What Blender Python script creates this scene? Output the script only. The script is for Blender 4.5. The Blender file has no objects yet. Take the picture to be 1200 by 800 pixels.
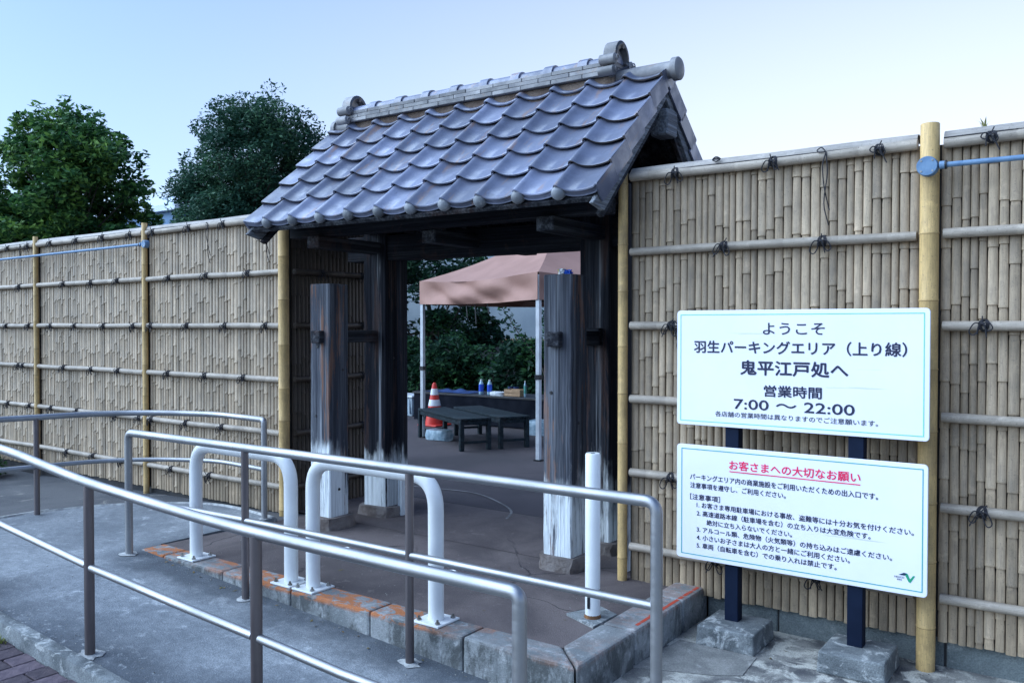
import bpy, bmesh, math, random
import numpy as np
from mathutils import Vector, Matrix
random.seed(7); rng = np.random.default_rng(11)
S = bpy.context.scene; COL = S.collection
R = math.radians

# ------------------------------------------------------------ camera, sky, sun, exposure
cam_d = bpy.data.cameras.new("camera"); cam = bpy.data.objects.new("camera", cam_d); COL.objects.link(cam)
cam_d.sensor_width = 36; cam_d.lens = 30.0; cam_d.clip_start = 0.05; cam_d.clip_end = 3000
cam.location = (0, -4.39, 1.6)
cam.rotation_euler = (R(90 - 1.06), 0, R(35.63))
S.camera = cam
W = bpy.data.worlds.new("World"); S.world = W; W.use_nodes = True
wt = W.node_tree; wt.nodes.clear()
SUN_EL, SUN_AZ = 40, 232          # soft light from high behind the left shoulder; the white haze lies low ahead to the right
sky = wt.nodes.new("ShaderNodeTexSky"); sky.sky_type = 'NISHITA'; sky.sun_disc = False
sky.sun_elevation = R(SUN_EL); sky.sun_rotation = R(SUN_AZ); sky.air_density = 1.0; sky.dust_density = 1.5; sky.ozone_density = 2.0
def wn(t, **k):
    x = wt.nodes.new(t)
    for a, v in k.items(): setattr(x, a, v)
    return x
def wm(mode, f, a, b):
    x = wn("ShaderNodeMix", data_type='RGBA', blend_type=mode)
    for i, q in ((0, f), (6, a), (7, b)):
        if isinstance(q, (float, int)): x.inputs[i].default_value = q
        elif isinstance(q, tuple): x.inputs[i].default_value = (*q, 1)
        else: wt.links.new(q, x.inputs[i])
    return x.outputs[2]
tint = wm('MULTIPLY', 1.0, sky.outputs[0], (.70, .93, 1.24))
tcw = wn("ShaderNodeTexCoord"); sep = wn("ShaderNodeSeparateXYZ"); wt.links.new(tcw.outputs['Generated'], sep.inputs[0])
el = wn("ShaderNodeMapRange"); el.interpolation_type = 'SMOOTHSTEP'
for i, q in zip((1, 2, 3, 4), (0.0, .75, 1.0, 0.0)): el.inputs[i].default_value = q
wt.links.new(sep.outputs['Z'], el.inputs[0])
dt = wn("ShaderNodeVectorMath", operation='DOT_PRODUCT'); dt.inputs[1].default_value = (.28, .96, 0); wt.links.new(tcw.outputs['Generated'], dt.inputs[0])
az = wn("ShaderNodeMapRange"); az.interpolation_type = 'SMOOTHSTEP'
for i, q in zip((1, 2, 3, 4), (.1, 1.0, .30, 1.0)): az.inputs[i].default_value = q
wt.links.new(dt.outputs['Value'], az.inputs[0])
hz_ = wn("ShaderNodeMath", operation='MULTIPLY'); wt.links.new(el.outputs[0], hz_.inputs[0]); wt.links.new(az.outputs[0], hz_.inputs[1])
HAZE = (5.5, 5.9, 6.55)
skyc = wm('MIX', hz_.outputs[0], tint, HAZE)
bg = wn("ShaderNodeBackground"); bg.inputs[1].default_value = 0.095
wo = wn("ShaderNodeOutputWorld")
wt.links.new(skyc, bg.inputs[0]); wt.links.new(bg.outputs[0], wo.inputs[0])
sd = bpy.data.lights.new("sun", 'SUN'); sd.energy = 2.5; sd.angle = R(80); sd.color = (.62, .80, 1.0)
so = bpy.data.objects.new("sun", sd); COL.objects.link(so)
so.rotation_euler = Vector((math.sin(R(SUN_AZ)) * math.cos(R(SUN_EL)), math.cos(R(SUN_AZ)) * math.cos(R(SUN_EL)), math.sin(R(SUN_EL)))).to_track_quat('Z', 'Y').to_euler()
S.view_settings.view_transform = 'Standard'; S.view_settings.look = 'None'; S.view_settings.gamma = 1
S.view_settings.exposure = 1.12

# ------------------------------------------------------------ materials
class NT:
    def __init__(s, name):
        s.m = bpy.data.materials.new(name); s.m.use_nodes = True; s.t = s.m.node_tree
        s.b = s.t.nodes["Principled BSDF"]; s.tc = s.t.nodes.new("ShaderNodeTexCoord")
    def n(s, typ, **kw):
        x = s.t.nodes.new(typ)
        for k, v in kw.items(): setattr(x, k, v)
        return x
    def l(s, a, b): s.t.links.new(a, b)
    def coord(s, scale=(1, 1, 1), world=False, offrand=False):
        mp = s.n("ShaderNodeMapping"); mp.inputs['Scale'].default_value = scale
        if world:
            g = s.n("ShaderNodeNewGeometry"); s.l(g.outputs['Position'], mp.inputs[0])
        else: s.l(s.tc.outputs['Object'], mp.inputs[0])
        if offrand:
            oi = s.n("ShaderNodeObjectInfo"); mu = s.n("ShaderNodeMath", operation='MULTIPLY'); mu.inputs[1].default_value = 37
            s.l(oi.outputs['Random'], mu.inputs[0]); s.l(mu.outputs[0], mp.inputs['Location'])
        return mp.outputs[0]
    def noise(s, co, scale, detail=5, rough=.55, lo=.35, hi=.65, dist=0):
        x = s.n("ShaderNodeTexNoise"); x.inputs['Scale'].default_value = scale; x.inputs['Detail'].default_value = detail
        x.inputs['Roughness'].default_value = rough; x.inputs['Distortion'].default_value = dist; s.l(co, x.inputs['Vector'])
        return s.ramp(x.outputs[0], lo, hi)
    def ramp(s, v, lo, hi, a=0., b=1.):
        x = s.n("ShaderNodeMapRange"); x.interpolation_type = 'SMOOTHSTEP'
        for i, q in zip((1, 2, 3, 4), (lo, hi, a, b)): x.inputs[i].default_value = q
        s.l(v, x.inputs[0]); return x.outputs[0]
    def mix(s, f, a, b, mode='MIX'):
        x = s.n("ShaderNodeMix", data_type='RGBA', blend_type=mode)
        for i, q in ((0, f), (6, a), (7, b)):
            if isinstance(q, (int, float)): x.inputs[i].default_value = q
            elif isinstance(q, tuple): x.inputs[i].default_value = (*q, 1) if len(q) == 3 else q
            else: s.l(q, x.inputs[i])
        return x.outputs[2]
    def math(s, op, a, b=0.):
        x = s.n("ShaderNodeMath", operation=op)
        for i, q in ((0, a), (1, b)):
            if isinstance(q, (int, float)): x.inputs[i].default_value = q
            else: s.l(q, x.inputs[i])
        return x.outputs[0]
    def bump(s, h, st=.3, d=.01):
        x = s.n("ShaderNodeBump"); x.inputs['Strength'].default_value = st; x.inputs['Distance'].default_value = d
        s.l(h, x.inputs['Height']); s.l(x.outputs[0], s.b.inputs['Normal'])
    def fin(s, col, rough=.7, metal=0., spec=.5):
        if isinstance(col, tuple): s.b.inputs['Base Color'].default_value = (*col, 1)
        else: s.l(col, s.b.inputs['Base Color'])
        if isinstance(rough, (int, float)): s.b.inputs['Roughness'].default_value = rough
        else: s.l(rough, s.b.inputs['Roughness'])
        s.b.inputs['Metallic'].default_value = metal; s.b.inputs['Specular IOR Level'].default_value = spec
        return s.m

def m_simple(name, c1, c2, scale=6, rough=.7, metal=0, spec=.4, bump=0., world=False, sc=(1, 1, 1), rand=0.):
    k = NT(name); co = k.coord(sc, world); f = k.noise(co, scale)
    col = k.mix(f, c1, c2)
    if rand:
        oi = k.n("ShaderNodeObjectInfo"); v = k.ramp(oi.outputs['Random'], 0, 1, 1 - rand, 1 + rand)
        h = k.n("ShaderNodeHueSaturation"); k.l(v, h.inputs['Value']); k.l(col, h.inputs['Color']); col = h.outputs[0]
    if bump: k.bump(k.noise(co, scale * 6, 6, .6, .2, .8), bump, .006)
    return k.fin(col, rough, metal, spec)

def m_ground(name, c1, c2, c3, s1=1.2, s2=9, grain=160, rough=.85, st=.5, lo3=.56, hi3=.7, crack=0., spec=.3, edge=False):
    k = NT(name); co = k.coord(world=True)
    a = k.noise(co, s1, 7, .6, .38, .62, .4); b = k.noise(co, s2, 6, .65, lo3, hi3, .6); g = k.noise(co, grain, 3, .6, .25, .75)
    col = k.mix(a, c1, c2); col = k.mix(b, col, c3)
    if edge:       # grime that gathers along both edges of the ramp
        sp = k.n("ShaderNodeSeparateXYZ"); k.l(co, sp.inputs[0]); wob = k.noise(co, 3.0, 6, .65, .2, .8)
        yy = k.math('ADD', sp.outputs['Y'], k.math('MULTIPLY', k.math('SUBTRACT', wob, .5), .28))
        e1 = k.ramp(yy, -2.42, -1.95, 1, 0); e2 = k.ramp(yy, -1.72, -1.40, 0, 1); e3 = k.ramp(sp.outputs['X'], -5.3, -5.0, 0, 1)
        dn = k.noise(co, 5, 6, .7, .15, .5); e = k.math('MULTIPLY', k.math('MAXIMUM', e1, k.math('MULTIPLY', e2, e3)), dn)
        lp_ = k.noise(co, 26, 5, .7, .58, .66)
        col = k.mix(k.math('MULTIPLY', e, .9), col, (.06, .07, .085)); lo_ = k.noise(co, 1.7, 6, .7, .50, .62, .6); col = k.mix(k.math('MULTIPLY', lo_, .35), col, (.10, .115, .135)); col = k.mix(k.math('MULTIPLY', k.math('MULTIPLY', e1, lp_), .8), col, (.5, .52, .52))
        mo = k.noise(co, 22, 6, .8, .42, .6); col = k.mix(k.math('MULTIPLY', mo, .4), col, (.12, .14, .16))
    col = k.mix(k.math('MULTIPLY', g, .45), col, (.02, .02, .025))
    ag = k.noise(co, 230, 2, .5, .66, .74); col = k.mix(k.math('MULTIPLY', ag, .35), col, tuple(min(1, q * 2.2) for q in c1))
    wr = k.noise(co, .55, 4, .55, .3, .7); col = k.mix(k.math('MULTIPLY', wr, .28), col, tuple(q * .45 for q in c2))
    h = g
    if crack:
        v = k.n("ShaderNodeTexVoronoi", feature='DISTANCE_TO_EDGE'); v.inputs['Scale'].default_value = crack
        w = k.n("ShaderNodeTexNoise"); w.inputs['Scale'].default_value = 3; w.inputs['Detail'].default_value = 6
        k.l(co, w.inputs['Vector']); mx = k.mix(.18, co, w.outputs['Color']); k.l(mx, v.inputs['Vector'])
        c = k.ramp(v.outputs['Distance'], 0, .008, 1, 0); c = k.math('MULTIPLY', c, k.noise(co, .9, 3, .5, .5, .62))
        col = k.mix(k.math('MULTIPLY', c, .8), col, (.015, .015, .018)); h = k.math('SUBTRACT', h, c)
    k.bump(h, st, .004)
    return k.fin(col, rough, 0, spec)

M = {}
M['ramp'] = m_ground('ramp_concrete', (.40, .42, .435), (.26, .28, .30), (.58, .60, .61), 1.0, 8, 150, st=.45, crack=0, edge=True)
M['asphalt'] = m_ground('platform_asphalt', (.225, .18, .17), (.125, .10, .098), (.34, .28, .26), 1.3, 11, 210, st=.8, lo3=.6, hi3=.8, crack=1.1)
M['yard'] = m_ground('yard_asphalt', (.11, .09, .095), (.07, .06, .065), (.16, .135, .135), .7, 9, 190, st=.6, lo3=.6, hi3=.8, crack=.8)
M['path'] = m_ground('path_asphalt', (.15, .15, .155), (.085, .09, .10), (.30, .285, .26), 1.0, 3.2, 190, st=.7, lo3=.6, hi3=.68)
M['pave'] = m_ground('pavement_concrete', (.40, .385, .345), (.10, .10, .105), (.68, .65, .57), 3.0, 6.5, 140, st=.6, lo3=.48, hi3=.60)
M['earth'] = m_simple('earth', (.09, .08, .07), (.14, .13, .11), .5, .95, bump=.4, world=True)
M['joint'] = m_simple('joint_dark', (.02, .02, .022), (.035, .034, .034), 8, .95)
M['mortar'] = m_simple('mortar_white', (.5, .5, .48), (.3, .3, .3), 25, .9, bump=.6, world=True)

def m_kerb():
    k = NT('kerb_concrete'); co = k.coord(world=True)
    a = k.noise(co, 3.5, 6, .6, .35, .65, .3); b = k.noise(co, 14, 6, .7, .52, .68)
    col = k.mix(a, (.20, .215, .22), (.34, .35, .35)); col = k.mix(b, col, (.44, .45, .45))
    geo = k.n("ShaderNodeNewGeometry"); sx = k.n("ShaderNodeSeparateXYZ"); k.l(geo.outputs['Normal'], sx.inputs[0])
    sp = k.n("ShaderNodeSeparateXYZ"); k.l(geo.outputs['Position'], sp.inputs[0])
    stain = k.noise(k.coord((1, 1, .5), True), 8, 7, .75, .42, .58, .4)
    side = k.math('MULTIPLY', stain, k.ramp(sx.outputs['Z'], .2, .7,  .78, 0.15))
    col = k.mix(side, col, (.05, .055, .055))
    top = k.ramp(sp.outputs['Z'], .135, .16)                       # worn orange road paint on the upper edge
    pn = k.noise(k.coord((1, 1.6, 2), True), 10, 7, .75, .44, .53, .5)
    big = k.noise(co, 1.3, 2, .5, .30, .50)
    fall = k.ramp(sp.outputs['X'], -2.6, -1.95, 1.0, .25)
    f = k.math('MULTIPLY', k.math('MULTIPLY', k.math('MULTIPLY', top, pn), big), fall)
    col = k.mix(k.math('MULTIPLY', f, .92), col, (.50, .16, .045))
    g = k.noise(co, 150, 3, .6, .25, .75); k.bump(k.math('ADD', g, k.math('MULTIPLY', b, .6)), .5, .004)
    col = k.mix(k.math('MULTIPLY', g, .3), col, (.03, .03, .03))
    return k.fin(col, .85, 0, .3)
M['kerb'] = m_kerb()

def m_bamboo(name, c1, c2, c3, vert=True, rough=.55, rnd=.14, axis='z', dark=.6):
    k = NT(name)
    sc = {'z': (30, 30, 1.6), 'x': (1.6, 30, 30)}[axis]
    co = k.coord(sc, offrand=True); co2 = k.coord((1, 1, 1), offrand=True)
    a = k.noise(co, 1, 5, .6, .3, .7); b = k.noise(co2, 5, 5, .6, .42, .7)
    col = k.mix(a, c1, c2); col = k.mix(k.math('MULTIPLY', b, dark), col, c3)
    sp = k.noise(co2, 130, 2, .5, .60, .74); col = k.mix(k.math('MULTIPLY', sp, .5), col, (.09, .075, .06))
    st = k.noise(k.coord(tuple(q * (6 if q > 10 else 9) for q in sc), offrand=True), 1, 4, .7, .38, .66); col = k.mix(k.math('MULTIPLY', st, .35), col, tuple(q * .62 for q in c3))
    bl = k.noise(co2, 16, 5, .7, .55, .72); col = k.mix(k.math('MULTIPLY', bl, .4), col, tuple(min(1, q * 1.35) for q in c1))
    oi = k.n("ShaderNodeObjectInfo"); v = k.ramp(oi.outputs['Random'], 0, 1, 1 - rnd, 1 + rnd)
    h = k.n("ShaderNodeHueSaturation"); k.l(v, h.inputs['Value']); k.l(col, h.inputs['Color'])
    k.bump(a, .25, .003)
    return k.fin(h.outputs[0], rough, 0, .4)
M['slat'] = m_bamboo('bamboo_grey', (.42, .31, .203), (.31, .232, .152), (.18, .138, .095), rnd=.26)
M['rail'] = m_bamboo('bamboo_rail', (.45, .375, .30), (.34, .285, .225), (.22, .185, .15), axis='x', rnd=.06)
M['cap'] = m_bamboo('bamboo_cap', (.42, .37, .325), (.34, .30, .265), (.22, .195, .17), axis='x', rnd=.05)
M['post'] = m_bamboo('bamboo_yellow', (.72, .48, .20), (.60, .40, .165), (.36, .24, .11), rnd=.05, dark=.75)
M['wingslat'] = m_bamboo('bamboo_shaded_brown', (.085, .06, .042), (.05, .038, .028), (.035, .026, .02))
M['node'] = m_simple('bamboo_node_brown', (.20, .13, .06), (.30, .20, .09), 20, .8)
M['cord'] = m_simple('black_cord', (.012, .012, .016), (.03, .028, .034), 30, .8)
M['backing'] = m_simple('backing_board', (.05, .045, .04), (.03, .027, .025), 8, .9)

def m_wood(name, base=(.022, .022, .026), pale=(.40, .42, .45), brown=(.17, .085, .055), amt=.5, low=.55, brn=.35, ax='z'):
    k = NT(name)
    sc = {'z': (16, 16, .55), 'x': (.55, 16, 16), 'y': (16, .55, 16)}[ax]
    fine = {'z': (70, 70, 1.2), 'x': (1.2, 70, 70), 'y': (70, 1.2, 70)}[ax]
    co = k.coord(sc); cf = k.coord(fine); c0 = k.coord()
    st = k.noise(co, 1, 5, .6, .40, .62, .2); fi = k.noise(cf, 1, 4, .6, .35, .65)
    z = k.n("ShaderNodeSeparateXYZ"); k.l(k.tc.outputs['Object'], z.inputs[0])
    wv = k.math('ADD', z.outputs['Z'], k.math('MULTIPLY', k.math('ADD', k.noise(k.coord((11, 11, 2.2)), 1, 5, .7, .3, .7), k.noise(k.coord((4, 4, 2)), 1, 3, .6, .3, .7)), -.24))
    lowf = k.ramp(wv, low - .32, low - .02, 1, 0) if low > 0 else 0.
    f = k.math('MULTIPLY', st, amt)
    col = k.mix(fi, base, tuple(c * 1.9 for c in base))
    bn = k.noise(k.coord((11, 11, 1.0) if ax == 'z' else (3, 3, 3)), 1, 6, .75, .53, .60, .4)
    col = k.mix(k.math('MULTIPLY', bn, brn), col, brown)
    col = k.mix(k.math('MULTIPLY', f, k.ramp(fi, 0, 1, .35, 1)), col, pale)
    if low > 0: col = k.mix(k.math('MULTIPLY', k.noise(k.coord((13, 13, .22)), 1, 4, .6, .60, .68), .6), col, pale)
    if low > 0:
        w2 = k.math('MULTIPLY', lowf, k.ramp(fi, 0, .6, .72, 1)); w2 = k.math('MULTIPLY', w2, k.noise(co, 1.5, 6, .75, .38, .45))
        col = k.mix(w2, col, tuple(min(.78, c * 1.85) for c in pale))
    k.bump(k.math('ADD', fi, st), .6, .006)
    return k.fin(col, .85, 0, .12)
M['pillar'] = m_wood('weathered_pillar_wood', base=(.032, .035, .044), amt=.22, low=.50, brn=.9)
M['pillar2'] = m_wood('dark_pillar_wood', base=(.007, .008, .012), amt=.06, low=.36, brn=.2)
M['beam_x'] = m_wood('dark_beam_wood_x', base=(.009, .010, .014), amt=.06, low=0, brn=.1, ax='x')
M['beam_y'] = m_wood('dark_beam_wood_y', base=(.013, .014, .018), amt=.16, low=0, brn=.15, ax='y')
M['barge'] = m_wood('barge_board_wood', base=(.10, .105, .115), pale=(.34, .36, .39), amt=.6, low=0, brn=.1, ax='y')
M['stone'] = m_simple('base_stone', (.12, .095, .085), (.22, .19, .175), 9, .9, bump=.9)
M['block'] = m_ground('footing_concrete', (.30, .32, .32), (.14, .155, .16), (.58, .59, .57), 6, 12, 150, lo3=.52, hi3=.66, st=.6)
M['wallblock'] = m_ground('wall_block_concrete', (.22, .25, .245), (.15, .175, .175), (.32, .34, .33), 4, 12, 150, lo3=.58, hi3=.75)

def m_tile(name, c1, c2, c3, rough=.34):
    k = NT(name); co = k.coord(offrand=True)
    a = k.noise(co, 7, 5, .6, .35, .65); r = k.noise(k.coord((14, 2.2, 14), offrand=True), 1, 5, .6, .57, .68)
    col = k.mix(a, c1, c2); col = k.mix(k.math('MULTIPLY', r, .75), col, c3)
    l2 = k.noise(co, 3.2, 6, .7, .56, .68); col = k.mix(k.math('MULTIPLY', l2, .5), col, tuple(min(1, q * 1.5) for q in c1))
    d = k.noise(co, 45, 4, .7, .63, .75); col = k.mix(k.math('MULTIPLY', d, .5), col, (.08, .08, .085))
    oi = k.n("ShaderNodeObjectInfo"); v = k.ramp(oi.outputs['Random'], 0, 1, .70, 1.28)
    h = k.n("ShaderNodeHueSaturation"); k.l(v, h.inputs['Value']); k.l(col, h.inputs['Color'])
    k.bump(k.noise(co, 70, 4, .6, .2, .8), .12, .003)
    return k.fin(h.outputs[0], k.ramp(a, 0, 1, rough - .06, rough + .14), 0, .7)
M['tile'] = m_tile('roof_tile_glaze', (.19, .205, .28), (.12, .135, .20), (.27, .165, .125))
M['ridge_tile'] = m_tile('ridge_tile_grey', (.215, .205, .205), (.14, .138, .145), (.20, .15, .125), .5)
M['disc'] = m_tile('eave_disc_grey', (.17, .18, .20), (.10, .11, .125), (.24, .24, .24), .5)
M['tile_edge'] = m_simple('dark_tile_edge', (.055, .048, .05), (.10, .08, .075), 14, .85)  # darker brown for the lower edge faces of the tiles
M['clay'] = m_simple('ridge_clay', (.13, .09, .07), (.20, .15, .12), 12, .95, bump=.9)

def m_steel(name, c, r1, r2, ax=(2, 60, 60)):
    k = NT(name); co = k.coord(ax); a = k.noise(co, 1, 4, .6, .3, .7); b = k.noise(k.coord(), 3, 5, .6, .4, .7)
    col = k.mix(b, c, tuple(x * .8 for x in c))
    sp = k.noise(k.coord(), 60, 3, .6, .70, .78); col = k.mix(k.math('MULTIPLY', sp, .2), col, (.3, .28, .26))
    ro = k.math('ADD', k.ramp(a, 0, 1, r1, r2), k.math('MULTIPLY', b, .06))
    return k.fin(col, ro, 1.0)
M['steel'] = m_steel('brushed_steel', (.36, .36, .37), .44, .54)
M['steel_post'] = m_steel('brushed_steel_post', (.20, .175, .18), .38, .5, (60, 60, 2))  # same steel, darkened purple-brown: the ground's dark reflection is put into the colour
def m_white():
    k = NT('white_paint'); co = k.coord(); a = k.noise(co, 5, 5, .6, .3, .7); col = k.mix(a, (.80, .81, .80), (.70, .71, .71))
    s_ = k.noise(k.coord((12, 12, 2)), 1, 6, .7, .66, .74); col = k.mix(k.math('MULTIPLY', s_, .5), col, (.42, .36, .30))
    return k.fin(col, .35, 0, .5)
M['white'] = m_white()
M['rust'] = m_simple('rust', (.25, .11, .04), (.12, .06, .03), 30, .9)
M['bolt'] = m_simple('bolt_steel', (.35, .34, .33), (.2, .18, .16), 30, .45, metal=1)
M['blue'] = m_simple('faded_blue_paint', (.10, .19, .32), (.15, .25, .38), 18, .55, bump=.15)
def m_sign():
    k = NT('sign_white'); co = k.coord((1, 1, 1)); a = k.noise(co, 2.5, 5, .6, .3, .7)
    col = k.mix(a, (.83, .83, .90), (.78, .785, .86))
    sc = k.noise(k.coord((1.3, 1, 38)), 1, 6, .65, .635, .67, .5); col = k.mix(k.math('MULTIPLY', sc, .55), col, (.45, .48, .50))
    return k.fin(col, .28, 0, .5)
M['sign'] = m_sign()
M['signback'] = m_simple('sign_post_navy', (.004, .009, .024), (.006, .012, .03), 8, .6, spec=.12)
for n_, c_ in dict(ink=(.012, .016, .05), green=(.18, .62, .42), teal=(.03, .34, .33), red=(.72, .02, .09), logo_green=(.01, .28, .14), logo_dark=(.005, .03, .07)).items():
    M[n_] = m_simple('print_' + n_, c_, tuple(x * 1.12 for x in c_), 20, .5)
M['canopy'] = m_simple('brown_canopy_fabric', (.36, .195, .15), (.31, .165, .125), 3, .75, bump=.1, world=True)
M['tentleg'] = m_simple('tent_leg_white', (.62, .64, .66), (.5, .52, .54), 10, .4)
M['black'] = m_simple('black_plastic', (.012, .013, .016), (.02, .02, .024), 20, .5)
M['dark_cloth'] = m_simple('dark_table_cloth', (.007, .009, .014), (.012, .014, .02), 8, .95, spec=.05)
M['bench'] = m_wood('bench_dark_paint', base=(.012, .018, .022), pale=(.05, .07, .08), amt=.4, low=0, brn=.05, ax='x')
M['cone'] = m_simple('cone_red', (.62, .035, .02), (.5, .03, .02), 8, .5)
M['reflect'] = m_simple('reflective_white', (.7, .72, .74), (.6, .62, .64), 12, .35)
M['bin'] = m_simple('translucent_bin', (.42, .5, .55), (.32, .40, .46), 9, .4)
M['bag'] = m_simple('clear_plastic_bag', (.40, .52, .60), (.2, .3, .37), 14, .2, bump=.4)
M['cloth'] = m_simple('white_cloth', (.6, .62, .64), (.45, .48, .52), 14, .8, bump=.3)
M['tarp'] = m_simple('dark_blue_tarp', (.01, .03, .10), (.02, .05, .16), 10, .5, bump=.3)
M['bottleblue'] = m_simple('bottle_label_blue', (.02, .07, .45), (.03, .12, .55), 12, .3)
M['bottle'] = m_simple('bottle_clear', (.35, .5, .6), (.25, .4, .5), 12, .15)
M['box'] = m_simple('card_box', (.42, .27, .16), (.33, .21, .12), 14, .8)
M['gpump'] = m_simple('green_bottle', (.10, .35, .30), (.07, .28, .25), 14, .3)
M['brick'] = m_simple('paving_brick', (.085, .062, .078), (.135, .10, .115), 22, .9, bump=.8, rand=.3)
M['bwall'] = m_simple('pale_wall', (.36, .42, .46), (.27, .33, .38), .8, .8)
M['bbase'] = m_simple('dark_base', (.05, .055, .06), (.03, .035, .04), 1, .9)
M['farblue'] = m_simple('far_blue_wall', (.07, .17, .33), (.10, .22, .38), .5, .6)
M['farwhite'] = m_simple('far_white_roof', (.62, .70, .80), (.52, .6, .7), .5, .5)
M['farglass'] = m_simple('far_window', (.03, .06, .10), (.05, .08, .12), .5, .2)
M['bark'] = m_simple('bark', (.05, .04, .032), (.09, .075, .06), 14, .95, bump=.9)

def m_leaf(name, dark, mid, light, pos=1.2):
    k = NT(name); g = k.n("ShaderNodeNewGeometry"); co = k.coord(world=True)
    r = k.ramp(g.outputs['Random Per Island'], 0, 1, 0, 1); c = k.noise(co, pos, 3, .5, .35, .68)
    col = k.mix(r, dark, mid); col = k.mix(k.math('MULTIPLY', c, k.ramp(r, .3, 1, .1, 1)), col, light)
    k.b.inputs['Subsurface Weight'].default_value = 0
    tr = k.n("ShaderNodeBsdfTranslucent"); k.l(col, tr.inputs[0]); mxs = k.n("ShaderNodeMixShader"); mxs.inputs[0].default_value = .25
    out = k.t.nodes["Material Output"]; k.fin(col, .55, 0, .18)
    k.l(k.b.outputs[0], mxs.inputs[1]); k.l(tr.outputs[0], mxs.inputs[2]); k.l(mxs.outputs[0], out.inputs[0])
    return k.m
M['leaf_a'] = m_leaf('leaf_broad', (.018, .07, .03), (.06, .17, .05), (.22, .38, .08))
M['leaf_b'] = m_leaf('leaf_fine', (.02, .065, .045), (.035, .10, .065), (.09, .19, .09), 1.6)
M['leaf_c'] = m_leaf('leaf_yard', (.008, .03, .02), (.018, .06, .032), (.05, .14, .04), .9)
M['leaf_d'] = m_leaf('leaf_hedge', (.02, .07, .02), (.04, .12, .03), (.08, .2, .05), 4)
M['weed'] = m_leaf('leaf_weed', (.12, .15, .04), (.2, .22, .07), (.3, .28, .12), 6)

# ------------------------------------------------------------ mesh helpers
class MB:
    def __init__(s): s.v = []; s.f = []
    def add(s, vs, fs):
        o = len(s.v); s.v += [tuple(v) for v in vs]; s.f += [tuple(i + o for i in f) for f in fs]; return s
    def box(s, x0, x1, y0, y1, z0, z1):
        return s.add([(x0,y0,z0),(x1,y0,z0),(x1,y1,z0),(x0,y1,z0),(x0,y0,z1),(x1,y0,z1),(x1,y1,z1),(x0,y1,z1)],
                     [(0,3,2,1),(4,5,6,7),(0,1,5,4),(1,2,6,5),(2,3,7,6),(3,0,4,7)])
    def bar(s, p0, p1, w, h, up=(0, 0, 1)):
        p0, p1 = Vector(p0), Vector(p1); d = (p1 - p0).normalized(); a = d.cross(Vector(up)).normalized(); b = a.cross(d)
        vs = [p + a * (w/2*i) + b * (h/2*j) for p in (p0, p1) for i, j in ((-1,-1),(1,-1),(1,1),(-1,1))]
        return s.add(vs, [(0,1,2,3),(7,6,5,4),(0,4,5,1),(1,5,6,2),(2,6,7,3),(3,7,4,0)])
    def tube(s, path, r, seg=10, cap=True, closed=False):
        P = [Vector(p) for p in path]; n = len(P); rr = r if isinstance(r, (list, tuple)) else [r] * n
        T = []
        for i in range(n):
            if closed: t = P[(i+1) % n] - P[i-1]
            else: t = P[min(i+1, n-1)] - P[max(i-1, 0)]
            T.append(t.normalized())
        a = T[0].orthogonal().normalized(); rings = []; o = len(s.v)
        for i in range(n):
            if i: a = (a - T[i] * a.dot(T[i])).normalized()
            b = T[i].cross(a)
            for k in range(seg):
                th = 2 * math.pi * k / seg; s.v.append(tuple(P[i] + (a * math.cos(th) + b * math.sin(th)) * rr[i]))
        m = n if closed else n - 1
        for i in range(m):
            j = (i + 1) % n
            for k in range(seg):
                k2 = (k + 1) % seg; s.f.append((o+i*seg+k, o+i*seg+k2, o+j*seg+k2, o+j*seg+k))
        if cap and not closed:
            s.f.append(tuple(o + k for k in range(seg))[::-1]); s.f.append(tuple(o + (n-1)*seg + k for k in range(seg)))
        return s
    def lathe(s, prof, c=(0, 0, 0), seg=20):
        pts = [(c[0], c[1], c[2] + z) for r, z in prof]; return s.tube(pts, [max(r, 1e-4) for r, z in prof], seg)
    def grid(s, fn, nu, nv):
        o = len(s.v)
        for j in range(nv + 1):
            for i in range(nu + 1): s.v.append(tuple(fn(i / nu, j / nv)))
        for j in range(nv):
            for i in range(nu):
                a = o + j * (nu + 1) + i; s.f.append((a, a + 1, a + nu + 2, a + nu + 1))
        return s
    def prism(s, poly, axis, a, b):   # poly of 2-D points extruded along axis from a to b
        def P(p, t): return {'x': (t, p[0], p[1]), 'y': (p[0], t, p[1]), 'z': (p[0], p[1], t)}[axis]
        n = len(poly); o = len(s.v); s.v += [P(p, a) for p in poly] + [P(p, b) for p in poly]
        s.f.append(tuple(o + i for i in range(n))[::-1]); s.f.append(tuple(o + n + i for i in range(n)))
        for i in range(n): j = (i + 1) % n; s.f.append((o+i, o+j, o+n+j, o+n+i))
        return s
    def mesh(s, name, mat, base=(0, 0, 0), smooth=None, bevel=0, bseg=1, rot=None):
        me = bpy.data.meshes.new(name); b = Vector(base); vs = [Vector(v) - b for v in s.v]
        me.from_pydata([tuple(v) for v in vs], [], s.f)
        bm = bmesh.new(); bm.from_mesh(me)
        bmesh.ops.remove_doubles(bm, verts=bm.verts, dist=1e-5)
        bmesh.ops.recalc_face_normals(bm, faces=bm.faces)
        if bevel:
            ed = [e for e in bm.edges if len(e.link_faces) == 2 and e.calc_face_angle(0) > .6]
            bmesh.ops.bevel(bm, geom=ed, offset=bevel, segments=bseg, affect='EDGES', profile=.5)
        if smooth:
            for f in bm.faces: f.smooth = True
            for e in bm.edges:
                if len(e.link_faces) == 2 and e.calc_face_angle(0) > R(smooth): e.smooth = False
        bm.to_mesh(me); bm.free(); me.materials.append(mat); return me

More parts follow.
